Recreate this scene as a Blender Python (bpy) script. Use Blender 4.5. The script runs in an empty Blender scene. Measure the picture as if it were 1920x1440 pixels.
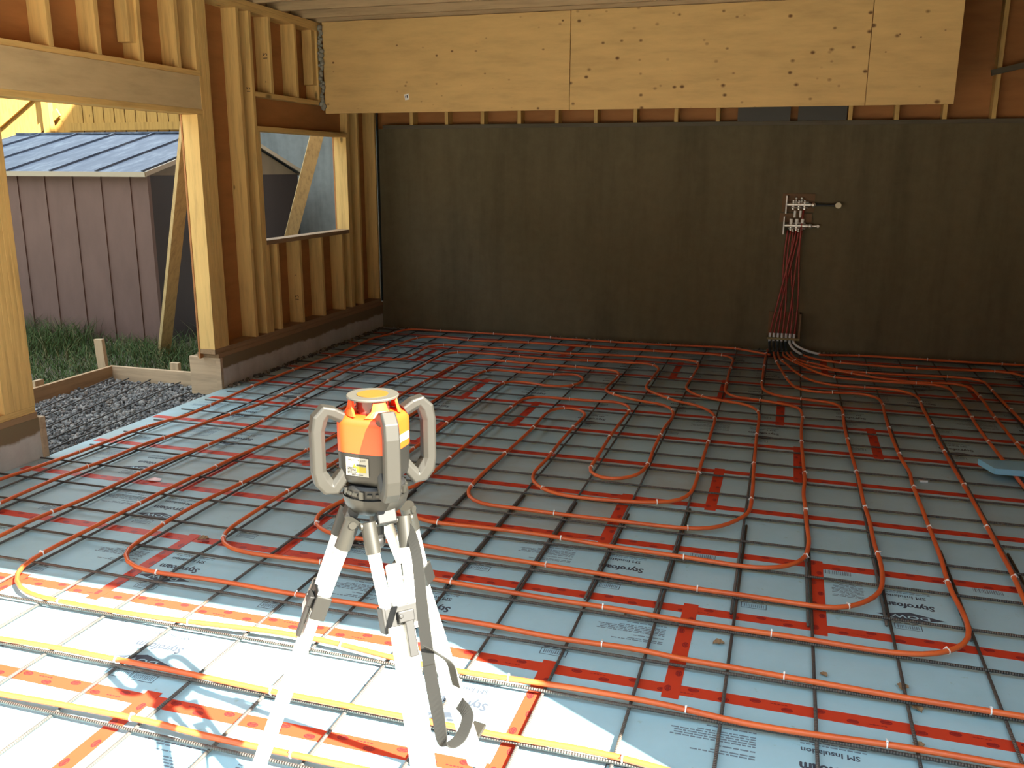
import bpy, math, random
from mathutils import Vector, Matrix, noise
R = math.radians
SC = bpy.context.scene
COL = SC.collection
rnd = random.Random(7)

# ------------------------------------------------------------------ camera
cam_d = bpy.data.cameras.new('camera')
cam_d.sensor_fit = 'HORIZONTAL'; cam_d.sensor_width = 36.0
cam_d.lens = 1674.5 / 1920 * 36.0
cam_d.clip_start = 0.05; cam_d.clip_end = 200
cam = bpy.data.objects.new('camera', cam_d); COL.objects.link(cam)
_r = Vector((0.95597796, 0.29341192, 0.003947)); _d = Vector((0.07234285, -0.22262502, -0.97221634)); _f = Vector((-0.28438117, 0.92970293, -0.23405086))
_m = Matrix((_r, -_d, -_f)).transposed().to_4x4(); _m.translation = Vector((0, 0, 1.7807))
cam.matrix_world = _m
SC.camera = cam

# ------------------------------------------------------------------ light
world = bpy.data.worlds.new('sky'); SC.world = world; world.use_nodes = True
bg = world.node_tree.nodes['Background']
bg.inputs[0].default_value = (0.80, 0.91, 1.0, 1); bg.inputs[1].default_value = 1.0
sun_d = bpy.data.lights.new('sun', 'SUN'); sun_d.energy = 12.0; sun_d.angle = R(0.53); sun_d.color = (1.0, 0.93, 0.78)
sun = bpy.data.objects.new('sun', sun_d); COL.objects.link(sun)
ELEV = R(40.1); SUN_DIR = Vector((-0.877 * math.cos(ELEV), 0.481 * math.cos(ELEV), -math.sin(ELEV)))
sun.rotation_euler = SUN_DIR.to_track_quat('-Z', 'Y').to_euler(); sun.location = (8, -6, 10)

def portal(name, loc, rot, sx, sy):
    d = bpy.data.lights.new(name, 'AREA'); d.shape = 'RECTANGLE'; d.size = sx; d.size_y = sy
    d.cycles.is_portal = True
    o = bpy.data.objects.new(name, d); COL.objects.link(o); o.location = loc; o.rotation_euler = rot
portal('portal_front', (-1.21, 1.40, 1.30), (R(90), 0, 0), 5.56, 2.6)
portal('portal_side', (-4.72, 5.19, 1.20), (R(90), 0, R(-90)), 1.85, 2.0)
portal('portal_window', (-4.60, 7.77, 1.62), (R(90), 0, R(-90)), 1.55, 0.95)

SC.view_settings.view_transform = 'Standard'; SC.view_settings.look = 'None'
SC.view_settings.gamma = 1.0; SC.view_settings.use_curve_mapping = False
SC.view_settings.exposure = 2.03
SC.cycles.use_denoising = True
SC.cycles.max_bounces = 10; SC.cycles.diffuse_bounces = 6; SC.cycles.glossy_bounces = 4

# ------------------------------------------------------------------ helpers
ORG = {}
class MB:
    """Collects shapes; build() links them as one mesh object."""
    def __init__(s): s.v = []; s.f = []; s.m = []
    def add(s, vs, fs, mi=0):
        n = len(s.v); s.v += [Vector(q) for q in vs]
        for f in fs: s.f.append([i + n for i in f]); s.m.append(mi)
        return s
    def box(s, x0, x1, y0, y1, z0, z1, mi=0):
        return s.add([(x0,y0,z0),(x1,y0,z0),(x1,y1,z0),(x0,y1,z0),(x0,y0,z1),(x1,y0,z1),(x1,y1,z1),(x0,y1,z1)],
                     [(3,2,1,0),(4,5,6,7),(0,1,5,4),(1,2,6,5),(2,3,7,6),(3,0,4,7)], mi)
    def obox(s, c, ax, ay, az, hx, hy, hz, mi=0):
        c = Vector(c); ax = Vector(ax).normalized(); ay = Vector(ay).normalized(); az = Vector(az).normalized()
        vs = [c + ax*hx*i + ay*hy*j + az*hz*k for k in (-1,1) for i,j in ((-1,-1),(1,-1),(1,1),(-1,1))]
        return s.add(vs, [(3,2,1,0),(4,5,6,7),(0,1,5,4),(1,2,6,5),(2,3,7,6),(3,0,4,7)], mi)
    def bar(s, a, b, w, t, side, mi=0):
        a = Vector(a); b = Vector(b); d = (b - a).normalized(); side = Vector(side); side = (side - d*side.dot(d)).normalized()
        return s.obox((a+b)/2, d, side, d.cross(side), (b-a).length/2, w/2, t/2, mi)
    def cyl(s, a, b, r0, r1=None, n=16, mi=0, cap=True):
        a = Vector(a); b = Vector(b); r1 = r0 if r1 is None else r1
        d = (b - a).normalized(); u = d.orthogonal().normalized(); w = d.cross(u)
        vs = []
        for c, r in ((a, r0), (b, r1)):
            vs += [c + (u*math.cos(2*math.pi*i/n) + w*math.sin(2*math.pi*i/n))*r for i in range(n)]
        fs = [(i, (i+1) % n, n+(i+1) % n, n+i) for i in range(n)]
        if cap: fs += [tuple(range(n-1, -1, -1)), tuple(range(n, 2*n))]
        return s.add(vs, fs, mi)
    def lathe(s, prof, c, n=32, mi=0):
        c = Vector(c); vs = []; fs = []
        for r, z in prof: vs += [c + Vector((r*math.cos(2*math.pi*i/n), r*math.sin(2*math.pi*i/n), z)) for i in range(n)]
        for k in range(len(prof)-1):
            for i in range(n): fs.append((k*n+i, k*n+(i+1) % n, (k+1)*n+(i+1) % n, (k+1)*n+i))
        return s.add(vs, fs, mi)
    def sphere(s, c, r, n=12, k=8, mi=0):
        return s.lathe([(max(1e-4, r*math.sin(math.pi*j/k)), -r*math.cos(math.pi*j/k)) for j in range(k+1)], c, n, mi)
    def sweep(s, pts, sec, mi=0, up=(0,0,1), cap=True):
        """sweep a closed 2D section (side, up) along pts"""
        pts = [Vector(q) for q in pts]; n = len(sec); vs = []; fs = []; up = Vector(up)
        for i, q in enumerate(pts):
            d = (pts[min(i+1, len(pts)-1)] - pts[max(i-1, 0)]).normalized()
            sd = d.cross(up)
            sd = sd.normalized() if sd.length > 1e-4 else Vector((1,0,0))
            w = sd.cross(d)
            vs += [q + sd*a + w*b for a, b in sec]
        for i in range(len(pts)-1):
            for j in range(n): fs.append((i*n+j, i*n+(j+1) % n, (i+1)*n+(j+1) % n, (i+1)*n+j))
        if cap: fs += [tuple(range(n-1, -1, -1)), tuple(range((len(pts)-1)*n, len(pts)*n))]
        return s.add(vs, fs, mi)
    def tube(s, pts, r, n=8, mi=0, up=(0,0,1)):
        return s.sweep(pts, [(r*math.cos(2*math.pi*i/n), r*math.sin(2*math.pi*i/n)) for i in range(n)], mi, up)
    def xf(s, M):
        s.v = [M @ q for q in s.v]; return s
    def build(s, name, mats, parent=None, smooth=False, org=None, bevel=0):
        if org is None:
            xs = [q.x for q in s.v]; ys = [q.y for q in s.v]; zs = [q.z for q in s.v]
            org = Vector(((min(xs)+max(xs))/2, (min(ys)+max(ys))/2, min(zs)))
        org = Vector(org)
        me = bpy.data.meshes.new(name); me.from_pydata([tuple(q-org) for q in s.v], [], s.f)
        if not isinstance(mats, (list, tuple)): mats = [mats]
        for m in mats: me.materials.append(m)
        if len(mats) > 1: me.polygons.foreach_set('material_index', s.m)
        if smooth: me.polygons.foreach_set('use_smooth', [True]*len(me.polygons))
        me.update()
        o = bpy.data.objects.new(name, me); COL.objects.link(o)
        place(o, org, parent)
        if smooth == 'auto':
            me.set_sharp_from_angle(angle=R(40))
        if bevel:
            md = o.modifiers.new('edge', 'BEVEL'); md.width = bevel; md.segments = 2; md.limit_method = 'ANGLE'
        return o
def place(o, org, parent):
    org = Vector(org); ORG[o.name] = org
    if parent is not None: o.parent = parent; o.location = org - ORG[parent.name]
    else: o.location = org
def thing(name, loc, label, cat, group=None):
    o = bpy.data.objects.new(name, None); COL.objects.link(o); o.empty_display_size = 0.1
    place(o, loc, None); tag(o, label, cat, group); return o
def tag(o, label=None, cat=None, group=None, kind=None):
    if label: o['label'] = label
    if cat: o['category'] = cat
    if group: o['group'] = group
    if kind: o['kind'] = kind
    return o
def structure(o, label): return tag(o, label, 'structure', None, 'structure')
ORD = ['zeroth','first','second','third','fourth','fifth','sixth','seventh','eighth','ninth','tenth','eleventh','twelfth','thirteenth','fourteenth','fifteenth','sixteenth','seventeenth','eighteenth','nineteenth','twentieth','twenty-first','twenty-second','twenty-third','twenty-fourth','twenty-fifth','twenty-sixth','twenty-seventh','twenty-eighth','twenty-ninth','thirtieth']

# ------------------------------------------------------------------ materials
def mat(name, col, rough=0.6, metal=0.0, spec=0.5):
    m = bpy.data.materials.new(name); m.use_nodes = True
    b = m.node_tree.nodes['Principled BSDF']
    b.inputs['Base Color'].default_value = (*col, 1); b.inputs['Roughness'].default_value = rough
    b.inputs['Metallic'].default_value = metal; b.inputs['Specular IOR Level'].default_value = spec
    return m
class NT:
    def __init__(s, m): s.t = m.node_tree; s.b = s.t.nodes['Principled BSDF']
    def n(s, typ, **kw):
        o = s.t.nodes.new(typ)
        for k, v in kw.items():
            if k.startswith('i_'): o.inputs[k[2:].replace('_', ' ')].default_value = v
            else: setattr(o, k, v)
        return o
    def l(s, a, b): s.t.links.new(a, b)
    def coords(s, scale=(1,1,1), kind='Object', rand=True):
        tc = s.n('ShaderNodeTexCoord'); mp = s.n('ShaderNodeMapping'); mp.inputs['Scale'].default_value = scale
        s.l(tc.outputs[kind], mp.inputs['Vector'])
        if rand:
            oi = s.n('ShaderNodeObjectInfo'); mu = s.n('ShaderNodeMath', operation='MULTIPLY'); mu.inputs[1].default_value = 37.0
            s.l(oi.outputs['Random'], mu.inputs[0]); s.l(mu.outputs[0], mp.inputs['Location'])
        return mp.outputs['Vector']
    def noise(s, vec, scale, detail=4, rough=0.6):
        o = s.n('ShaderNodeTexNoise'); o.inputs['Scale'].default_value = scale; o.inputs['Detail'].default_value = detail; o.inputs['Roughness'].default_value = rough
        s.l(vec, o.inputs['Vector']); return o.outputs['Fac']
    def ramp(s, fac, stops):
        o = s.n('ShaderNodeValToRGB'); e = o.color_ramp.elements
        while len(e) < len(stops): e.new(0.5)
        for x, (p, c) in zip(e, stops): x.position = p; x.color = (*c, 1) if len(c) == 3 else c
        s.l(fac, o.inputs['Fac']); return o.outputs['Color']
    def mix(s, fac, a, b, typ='MIX'):
        o = s.n('ShaderNodeMix', data_type='RGBA', blend_type=typ)
        for val, soc in ((fac, o.inputs['Factor']), (a, o.inputs['A']), (b, o.inputs['B'])):
            if isinstance(val, (int, float)): soc.default_value = val
            elif isinstance(val, tuple): soc.default_value = (*val, 1)
            else: s.l(val, soc)
        return o.outputs['Result']
    def bump(s, h, strength=0.3, dist=0.01):
        o = s.n('ShaderNodeBump'); o.inputs['Strength'].default_value = strength; o.inputs['Distance'].default_value = dist
        s.l(h, o.inputs['Height']); s.l(o.outputs['Normal'], s.b.inputs['Normal'])
    def out(s, c): s.l(c, s.b.inputs['Base Color'])
def knots(t, vec, scale, size, keep):
    vo = t.n('ShaderNodeTexVoronoi', feature='F1'); vo.inputs['Scale'].default_value = scale
    t.l(vec, vo.inputs['Vector'])
    sep = t.n('ShaderNodeSeparateColor'); t.l(vo.outputs['Color'], sep.inputs[0])
    a = t.n('ShaderNodeMath', operation='LESS_THAN'); t.l(sep.outputs[0], a.inputs[0]); a.inputs[1].default_value = keep
    rad = t.n('ShaderNodeMath', operation='MULTIPLY'); t.l(sep.outputs[1], rad.inputs[0]); rad.inputs[1].default_value = size
    dv = t.n('ShaderNodeMath', operation='DIVIDE'); t.l(vo.outputs['Distance'], dv.inputs[0]); t.l(rad.outputs[0], dv.inputs[1])
    b = t.n('ShaderNodeMapRange'); b.inputs['From Min'].default_value = 0.5; b.inputs['From Max'].default_value = 1.25; b.inputs['To Min'].default_value = 1.0; b.inputs['To Max'].default_value = 0.0; t.l(dv.outputs[0], b.inputs['Value'])
    c = t.n('ShaderNodeMath', operation='MULTIPLY'); t.l(a.outputs[0], c.inputs[0]); t.l(b.outputs[0], c.inputs[1])
    return c.outputs[0]
def wood(name, col, axis, dark=0.72, rough=0.7, knot=0.35):
    m = mat(name, col, rough, 0, 0.25); t = NT(m)
    sc = [9.0, 9.0, 9.0]; sc['xyz'.index(axis)] = 0.7
    v = t.coords(tuple(sc)); f = t.noise(v, 3.0, 5, 0.65)
    d = tuple(c*dark for c in col); l = tuple(min(1, c*1.1) for c in col)
    c = t.ramp(f, [(0.3, d), (0.52, col), (0.75, l)])
    sc2 = [7.0, 7.0, 7.0]; sc2['xyz'.index(axis)] = 3.0
    k = knots(t, t.coords(tuple(sc2)), 1.0, 0.16, knot)
    t.out(t.mix(k, c, tuple(x*0.35 for x in col))); t.bump(f, 0.12, 0.004)
    return m
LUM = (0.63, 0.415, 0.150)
WX = wood('lumber_x', LUM, 'x'); WY = wood('lumber_y', LUM, 'y'); WZ = wood('lumber_z', LUM, 'z')
WOUT = wood('lumber_weathered', (0.42, 0.31, 0.19), 'z'); WFORMX = wood('form_lumber_x', (0.44, 0.32, 0.2), 'x'); WFORMY = wood('form_lumber_y', (0.36, 0.24, 0.13), 'y')
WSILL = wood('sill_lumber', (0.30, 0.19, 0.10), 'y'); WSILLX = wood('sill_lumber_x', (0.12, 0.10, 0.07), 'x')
WCEDAR = wood('cedar', (0.40, 0.235, 0.062), 'z', knot=0.2)
def ply(name, col, kn=True):
    m = mat(name, col, 0.65, 0, 0.3); t = NT(m)
    v = t.coords((1.2, 1.2, 6.0)); f = t.noise(v, 2.2, 5, 0.6)
    c = t.ramp(f, [(0.25, tuple(x*0.82 for x in col)), (0.5, col), (0.75, tuple(min(1, x*1.12) for x in col))])
    if kn:
        k = knots(t, t.coords((3.4, 3.4, 4.6)), 2.1, 0.17, 0.8)
        c = t.mix(k, c, (0.15, 0.075, 0.025))
        k2 = knots(t, t.coords((9.0, 9.0, 12.0)), 1.3, 0.2, 0.3)
        c = t.mix(k2, c, (0.2, 0.1, 0.04))
    t.out(c); return m
PLY = ply('fir_plywood', (0.60, 0.40, 0.16)); SHEATH = ply('sheathing_plywood', (0.36, 0.155, 0.050), False)
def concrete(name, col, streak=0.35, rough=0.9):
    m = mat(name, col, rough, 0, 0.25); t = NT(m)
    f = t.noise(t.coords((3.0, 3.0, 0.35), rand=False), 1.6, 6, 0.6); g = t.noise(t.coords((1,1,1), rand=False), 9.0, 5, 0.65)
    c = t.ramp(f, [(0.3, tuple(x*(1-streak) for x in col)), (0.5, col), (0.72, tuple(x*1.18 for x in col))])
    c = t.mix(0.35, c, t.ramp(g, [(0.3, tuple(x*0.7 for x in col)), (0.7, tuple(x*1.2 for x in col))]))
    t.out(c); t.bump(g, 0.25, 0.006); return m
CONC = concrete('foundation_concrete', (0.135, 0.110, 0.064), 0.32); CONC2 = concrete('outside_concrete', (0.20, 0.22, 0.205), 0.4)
def curb_mat():
    m = concrete('curb_concrete', (0.50, 0.49, 0.44), 0.3); t = NT(m)
    old = t.b.inputs['Base Color'].links[0].from_socket
    tc = t.n('ShaderNodeTexCoord'); sp = t.n('ShaderNodeSeparateXYZ'); t.l(tc.outputs['Object'], sp.inputs[0])
    f = t.noise(t.coords((3, 3, 3), rand=False), 1.3, 5, 0.6)
    mu = t.n('ShaderNodeMath', operation='MULTIPLY_ADD'); mu.inputs[1].default_value = 0.10; t.l(f, mu.inputs[0]); t.l(sp.outputs['Z'], mu.inputs[2])
    st = t.ramp(mu.outputs[0], [(0.655, (0, 0, 0)), (0.672, (1, 1, 1))])
    t.out(t.mix(st, old, (0.20, 0.15, 0.085))); return m
CURB = curb_mat()
APRON = concrete('apron_concrete', (0.42, 0.38, 0.31), 0.1)
def foam_mat(name='foam_blue', dust=0):
    m = mat(name, (0.36, 0.56, 0.68), 0.55, 0, 0.35); t = NT(m)
    f = t.noise(t.coords((1,1,1)), 2.0, 5, 0.7); g = t.noise(t.coords((1,1,1)), 24.0, 3, 0.6)
    c = t.ramp(f, [(0.3, (0.30, 0.515, 0.60)), (0.6, (0.335, 0.57, 0.675)), (0.8, (0.37, 0.605, 0.70))])
    d = t.ramp(g, [(0.66, (1,1,1)), (0.80, (0.78, 0.72, 0.6))])
    c = t.mix(1.0, c, d, 'MULTIPLY')
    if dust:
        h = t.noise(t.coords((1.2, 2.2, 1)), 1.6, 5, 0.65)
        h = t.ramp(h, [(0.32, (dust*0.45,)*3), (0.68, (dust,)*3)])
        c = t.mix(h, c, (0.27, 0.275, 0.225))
    t.out(c); return m
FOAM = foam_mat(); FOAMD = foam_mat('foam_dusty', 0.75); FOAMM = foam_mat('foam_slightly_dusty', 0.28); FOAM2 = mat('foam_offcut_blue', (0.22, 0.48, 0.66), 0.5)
INK = mat('print_ink', (0.045, 0.06, 0.085), 0.7); INK2 = mat('print_ink_light', (0.13, 0.19, 0.24), 0.7)
TAPE = mat('red_tape', (0.50, 0.047, 0.019), 0.5, 0, 0.3); TAPEINK = mat('tape_ink', (0.22, 0.012, 0.015), 0.5)
def pex_mat():
    m = mat('orange_tubing', (0.72, 0.13, 0.05), 0.38, 0, 0.5); t = NT(m)
    f = t.noise(t.coords((1,1,1)), 3.0, 3); t.out(t.ramp(f, [(0.3, (0.52, 0.092, 0.025)), (0.7, (0.70, 0.145, 0.034))])); return m
PEX = pex_mat(); PEXR = mat('red_riser', (0.30, 0.036, 0.025), 0.45)
def rebar_mat(name, axis):
    m = mat(name, (0.13, 0.12, 0.115), 0.55, 0.35, 0.5); t = NT(m)
    w = t.n('ShaderNodeTexWave', wave_type='BANDS', bands_direction=axis.upper()); w.inputs['Scale'].default_value = 36.0
    t.l(t.coords((1,1,1), rand=False), w.inputs['Vector'])
    f = t.noise(t.coords((1,1,1)), 6.0, 4)
    t.out(t.ramp(f, [(0.35, (0.07, 0.068, 0.064)), (0.6, (0.10, 0.09, 0.08)), (0.8, (0.16, 0.11, 0.07))])); t.bump(w.outputs['Fac'], 0.6, 0.004); return m
RBX = rebar_mat('rebar_steel_x', 'x'); RBY = rebar_mat('rebar_steel_y', 'y')
TIE = mat('white_nylon', (0.85, 0.85, 0.82), 0.4)
GRN = mat('membrane_dark', (0.03, 0.035, 0.03), 0.6)

# ------------------------------------------------------------------ floor, walls, ground
XL, YB = -4.40, 9.30
SEAM0, ROW = 2.244, 0.61
structure(MB().box(-4.405, 4.1, 1.45, 9.3, -0.45, -0.056).build('floor', APRON), 'compacted base under the foam floor')
structure(MB().box(-60, 60, -60, 60, -0.60, -0.46).build('ground', mat('earth', (0.16, 0.13, 0.08), 0.95)), 'earth around the house')
structure(MB().box(-30, 30, -30, 1.44, -0.459, -0.05).build('floor_1', APRON), 'pale paved yard in front of the garage')
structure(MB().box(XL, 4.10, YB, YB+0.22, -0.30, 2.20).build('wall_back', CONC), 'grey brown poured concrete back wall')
wl = MB()
for y0, y1, z0, z1 in ((1.57,4.262,0.26,3.12),(4.262,6.108,2.18,3.12),(6.108,6.982,0.26,3.12),(6.982,8.545,0.26,1.12),(6.982,8.545,2.09,3.12),(8.545,9.52,0.26,3.12)):
    wl.box(-4.556, -4.541, y0, y1, z0, z1)
structure(wl.build('wall_left', SHEATH), 'reddish plywood sheathing of the left wall with door and window gaps')
wb = MB().box(-4.54, 1.2, 9.455, 9.47, 2.20, 3.36).box(1.2, 4.1, 9.455, 9.47, 2.20, 5.6)
structure(wb.build('wall_back_upper', SHEATH), 'brown plywood sheathing above the concrete back wall')
structure(MB().box(4.10, 4.25, 1.42, 9.52, -0.3, 5.6).build('wall_right', SHEATH), 'right side wall of the garage')
wf = MB().box(-4.556, -4.00, 1.42, 1.57, -0.45, 3.12).box(1.58, 4.1, 1.42, 1.57, -0.45, 3.12).box(-4.00, 1.58, 1.42, 1.57, 2.60, 3.12)
structure(wf.build('wall_front', SHEATH), 'front wall around the wide garage door opening')
ce = MB().box(-4.556, 4.1, 1.42, 8.08, 3.36, 3.40).box(-4.556, 1.2, 8.08, 9.52, 3.36, 3.40).box(1.2, 4.1, 8.02, 9.52, 5.6, 5.64).box(1.18, 4.1, 7.98, 8.02, 3.40, 5.6).box(1.18, 1.2, 8.02, 9.455, 3.40, 5.6)
structure(ce.build('ceiling', SHEATH), 'subfloor boards over the garage ceiling joists')
up = MB()
for x0, x1, y0, y1 in ((-4.556, -4.40, 1.42, 13.0), (4.1, 4.25, 1.42, 13.0), (-4.40, 4.1, 1.42, 1.57), (-4.40, 4.1, 12.9, 13.0)): up.box(x0, x1, y0, y1, 3.41 if x0 < 4 else 5.61, 9.2)
up.box(-4.556, 4.25, 1.42, 13.0, 9.2, 9.3)
structure(up.build('wall_upper', SHEATH), 'upper storeys of the unfinished house')
# concrete curb under the left wall
structure(MB().box(-4.68, XL, 1.57, 4.285, -0.45, 0.262).build('curb', CURB), 'low concrete curb left of the side doorway')
structure(MB().box(-4.68, XL, 6.185, YB, -0.45, 0.262).build('curb', CURB), 'low concrete curb from side doorway to back wall')

# ------------------------------------------------------------------ foam boards with printing
def text_data(body, size, bold=0.0, spacing=1.0):
    cu = bpy.data.curves.new('lettering', 'FONT'); cu.body = body; cu.size = size; cu.resolution_u = 2
    cu.align_x = 'CENTER'; cu.align_y = 'CENTER'; cu.offset = bold; cu.space_character = spacing
    o = bpy.data.objects.new('lettering', cu); COL.objects.link(o)
    dg = bpy.context.evaluated_depsgraph_get(); me = bpy.data.meshes.new_from_object(o.evaluated_get(dg))
    vs = [v.co.copy() for v in me.vertices]; fs = [tuple(p.vertices) for p in me.polygons]
    bpy.data.objects.remove(o); bpy.data.curves.remove(cu); bpy.data.meshes.remove(me)
    return vs, fs
def put_text(mb, td, cx, cy, z, sx=1.0, sy=1.0, mi=0, flip=True):
    s = -1 if flip else 1
    mb.add([(cx + s*v.x*sx, cy + s*v.y*sy, z) for v in td[0]], td[1], mi)
T_STY = text_data('Styrofoam', 0.062); T_SM = text_data('SM Insulation', 0.036); T_DOW = text_data('DOW', 0.046)
def bold_text(mb, td, cx, cy, z, sx, sy, mi, d):
    for k, (a, b) in enumerate(((-d, 0), (d, 0), (0, d), (0, -d))): put_text(mb, td, cx+a, cy+b, z + k*0.00004, sx, sy, mi)
prng = random.Random(3)
def print_unit(mb, cx, cy):
    z = 0.0004
    bold_text(mb, T_STY, cx, cy, z, 0.80, 1.0, 0, 0.0022); bold_text(mb, T_SM, cx-0.01, cy+0.085, z, 0.92, 1.0, 0, 0.0008)
    dx = cx + 0.0
    mb.add([(dx-0.135, cy-0.105, z), (dx, cy-0.145, z), (dx+0.135, cy-0.105, z), (dx, cy-0.062, z)], [(0,1,2,3)], 0)
    bold_text(mb, T_DOW, dx, cy-0.104, z+0.0003, 1.25, 0.85, 1, 0.001)
    for k in (0.118, 0.132): words(mb, cx, cy+k, 0.20, 0.006, z)
def words(mb, cx, cy, w, h, z, mi=2):
    x = cx + w/2
    while x > cx - w/2 + 0.01:
        d = prng.uniform(0.008, 0.03)
        x2 = max(x-d, cx-w/2)
        mb.add([(x2, cy-h/2, z), (x, cy-h/2, z), (x, cy+h/2, z), (x2, cy+h/2, z)], [(0,1,2,3)], mi); x = x2 - 0.004
def paragraph(mb, cx, cy):
    y = cy - 0.085
    for k, w in enumerate((0.20, 0.14, 0.0, 0.12, 0.0, 0.27, 0.27, 0.27, 0.27, 0.2, 0.0, 0.16, 0.0, 0.27, 0.24)):
        if w: words(mb, cx - (0.27-w)/2*-1, y, w, 0.0065, 0.0004)
        y += 0.0125
def stamp(mb, cx, cy):
    z = 0.0004; w, h, t = 0.052, 0.024, 0.003
    for x0, x1, y0, y1 in ((-w, w, -h, -h+t), (-w, w, h-t, h), (-w, -w+t, -h, h), (w-t, w, -h, h)):
        mb.add([(cx+x0, cy+y0, z), (cx+x1, cy+y0, z), (cx+x1, cy+y1, z), (cx+x0, cy+y1, z)], [(0,1,2,3)], 0)
    x = -w + 0.012
    while x < w - 0.014:
        d = prng.choice((0.002, 0.003, 0.0045)); mb.add([(cx+x, cy-h*0.55, z), (cx+x+d, cy-h*0.55, z), (cx+x+d, cy+h*0.55, z), (cx+x, cy+h*0.55, z)], [(0,1,2,3)], 2); x += d + 0.004
    for k in (-0.035, 0.0, 0.03): mb.add([(cx+k-0.011, cy+h+0.006, z), (cx+k+0.011, cy+h+0.006, z), (cx+k+0.011, cy+h+0.011, z), (cx+k-0.011, cy+h+0.011, z)], [(0,1,2,3)], 0)
def barcode(mb, cx, cy):
    x = -0.06
    while x < 0.06:
        d = prng.choice((0.002, 0.004, 0.006)); mb.add([(cx+x, cy-0.02, 0.0004), (cx+x+d, cy-0.02, 0.0004), (cx+x+d, cy+0.02, 0.0004), (cx+x, cy+0.02, 0.0004)], [(0,1,2,3)], 2); x += d + 0.004
def print_data(name, fn):
    mb = MB(); fn(mb); o = mb.build(name, [INK, FOAM, INK2], org=(0,0,0)); d = o.data; bpy.data.objects.remove(o); return d
P_LOGO = print_data('printed_logo', lambda mb: print_unit(mb, 0, 0)); P_PARA = print_data('printed_paragraph', lambda mb: paragraph(mb, 0, 0))
P_STAMP = print_data('printed_stamp', lambda mb: stamp(mb, 0, 0)); P_BAR = print_data('printed_barcode', lambda mb: barcode(mb, 0, 0))
P_CODE = print_data('printed_code', lambda mb: words(mb, 0, 0, 0.10, 0.007, 0.0004))
def narrow_para(mb):
    y = -0.08
    for q_ in range(12):
        words(mb, 0, y, 0.13 if q_ not in (2, 9) else 0.07, 0.006, 0.0004); y += 0.0125
P_PARA2 = print_data('printed_paragraph', narrow_para)
SEAMS = {-1: -2.0, 0: -0.73, 1: -0.28, 2: 0.23, 3: -0.76, 4: -0.30, 5: 0.16, 6: 0.65, 7: 0.035, 8: -0.43, 9: -0.89, 10: 0.40, 11: -0.1}
OFFS = {-1: 0.6, 0: 0.98, 1: 0.16, 2: 0.36, 3: 0.75, 4: 0.5, 5: 0.9, 6: 0.5, 7: 0.5, 8: 0.3, 9: 0.8, 10: 0.4, 11: 0.6}
FX0, FX1 = -4.395, 4.09
for k in sorted(SEAMS):
    y0 = SEAM0 + ROW*k; y1 = min(y0 + ROW, YB - 0.01)
    if k == -1: y0 = 1.60
    xs = sorted({FX0, FX1} | {SEAMS[k] + 2.44*j for j in range(-3, 4) if FX0 + 0.1 < SEAMS[k] + 2.44*j < FX1 - 0.1})
    rank = 12 - k
    for i in range(len(xs)-1):
        x0, x1 = xs[i] + 0.0015, xs[i+1] - 0.0015
        sp = MB().box(x0, x1, y0+0.0015, y1-0.0015, -0.0555, 0.0)
        xm = (x0+x1)/2
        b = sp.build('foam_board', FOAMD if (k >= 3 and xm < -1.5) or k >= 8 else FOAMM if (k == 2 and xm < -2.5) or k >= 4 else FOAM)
        tag(b, 'pale blue foam board, %s row from the back wall, %s piece from the left curb' % (ORD[rank], ORD[i+1]), 'foam board', 'blue foam boards covering the floor')
        if x0 > 1.7: continue
        left = x1 - 2.44 if i == 0 else x0
        def mark(name, data, px, py):
            o = bpy.data.objects.new(name, data); COL.objects.link(o); o.parent = b
            o.location = Vector((px, py, 0.0)) - ORG[b.name]
        if (k in (3, 4, 5) and xm > -2.2) or (k == 1 and x0 > -0.5): continue
        for u in (-1, 0, 1, 2):
            c = left + OFFS[k] + 1.22*u
            if x0 + 0.15 < c < x1 - 0.15 and not (k == 0 and i == 0): mark('printed_logo', P_LOGO, c, y0 + 0.31)
            if k == 0 and i == 0:
                mark('printed_stamp', P_STAMP, c + 0.09, y0 + 0.115); continue
            if k == 2 and i > 0 and abs(c - x0 - OFFS[k]) < 0.01: mark('printed_paragraph', P_PARA2, c - 0.235, y0 + 0.40)
            if x0 + 0.16 < c - 0.37 < x1 - 0.16: mark('printed_paragraph', P_PARA, c - 0.37, y0 + 0.38)
            for s in (-0.02, 0.60):
                if x0 + 0.08 < c + s < x1 - 0.08: mark('printed_stamp', P_STAMP, c + s, y0 + 0.115)
                if k in (2, 4) and i > 0 and x0 + 0.07 < c + s - 0.25 < x1 - 0.09: mark('printed_barcode', P_BAR, c + s - 0.25, y0 + 0.555)
            if x0 + 0.3 < c + 0.3 < x1 - 0.1: mark('printed_code', P_CODE, c + 0.3, y0 + 0.16)

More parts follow.
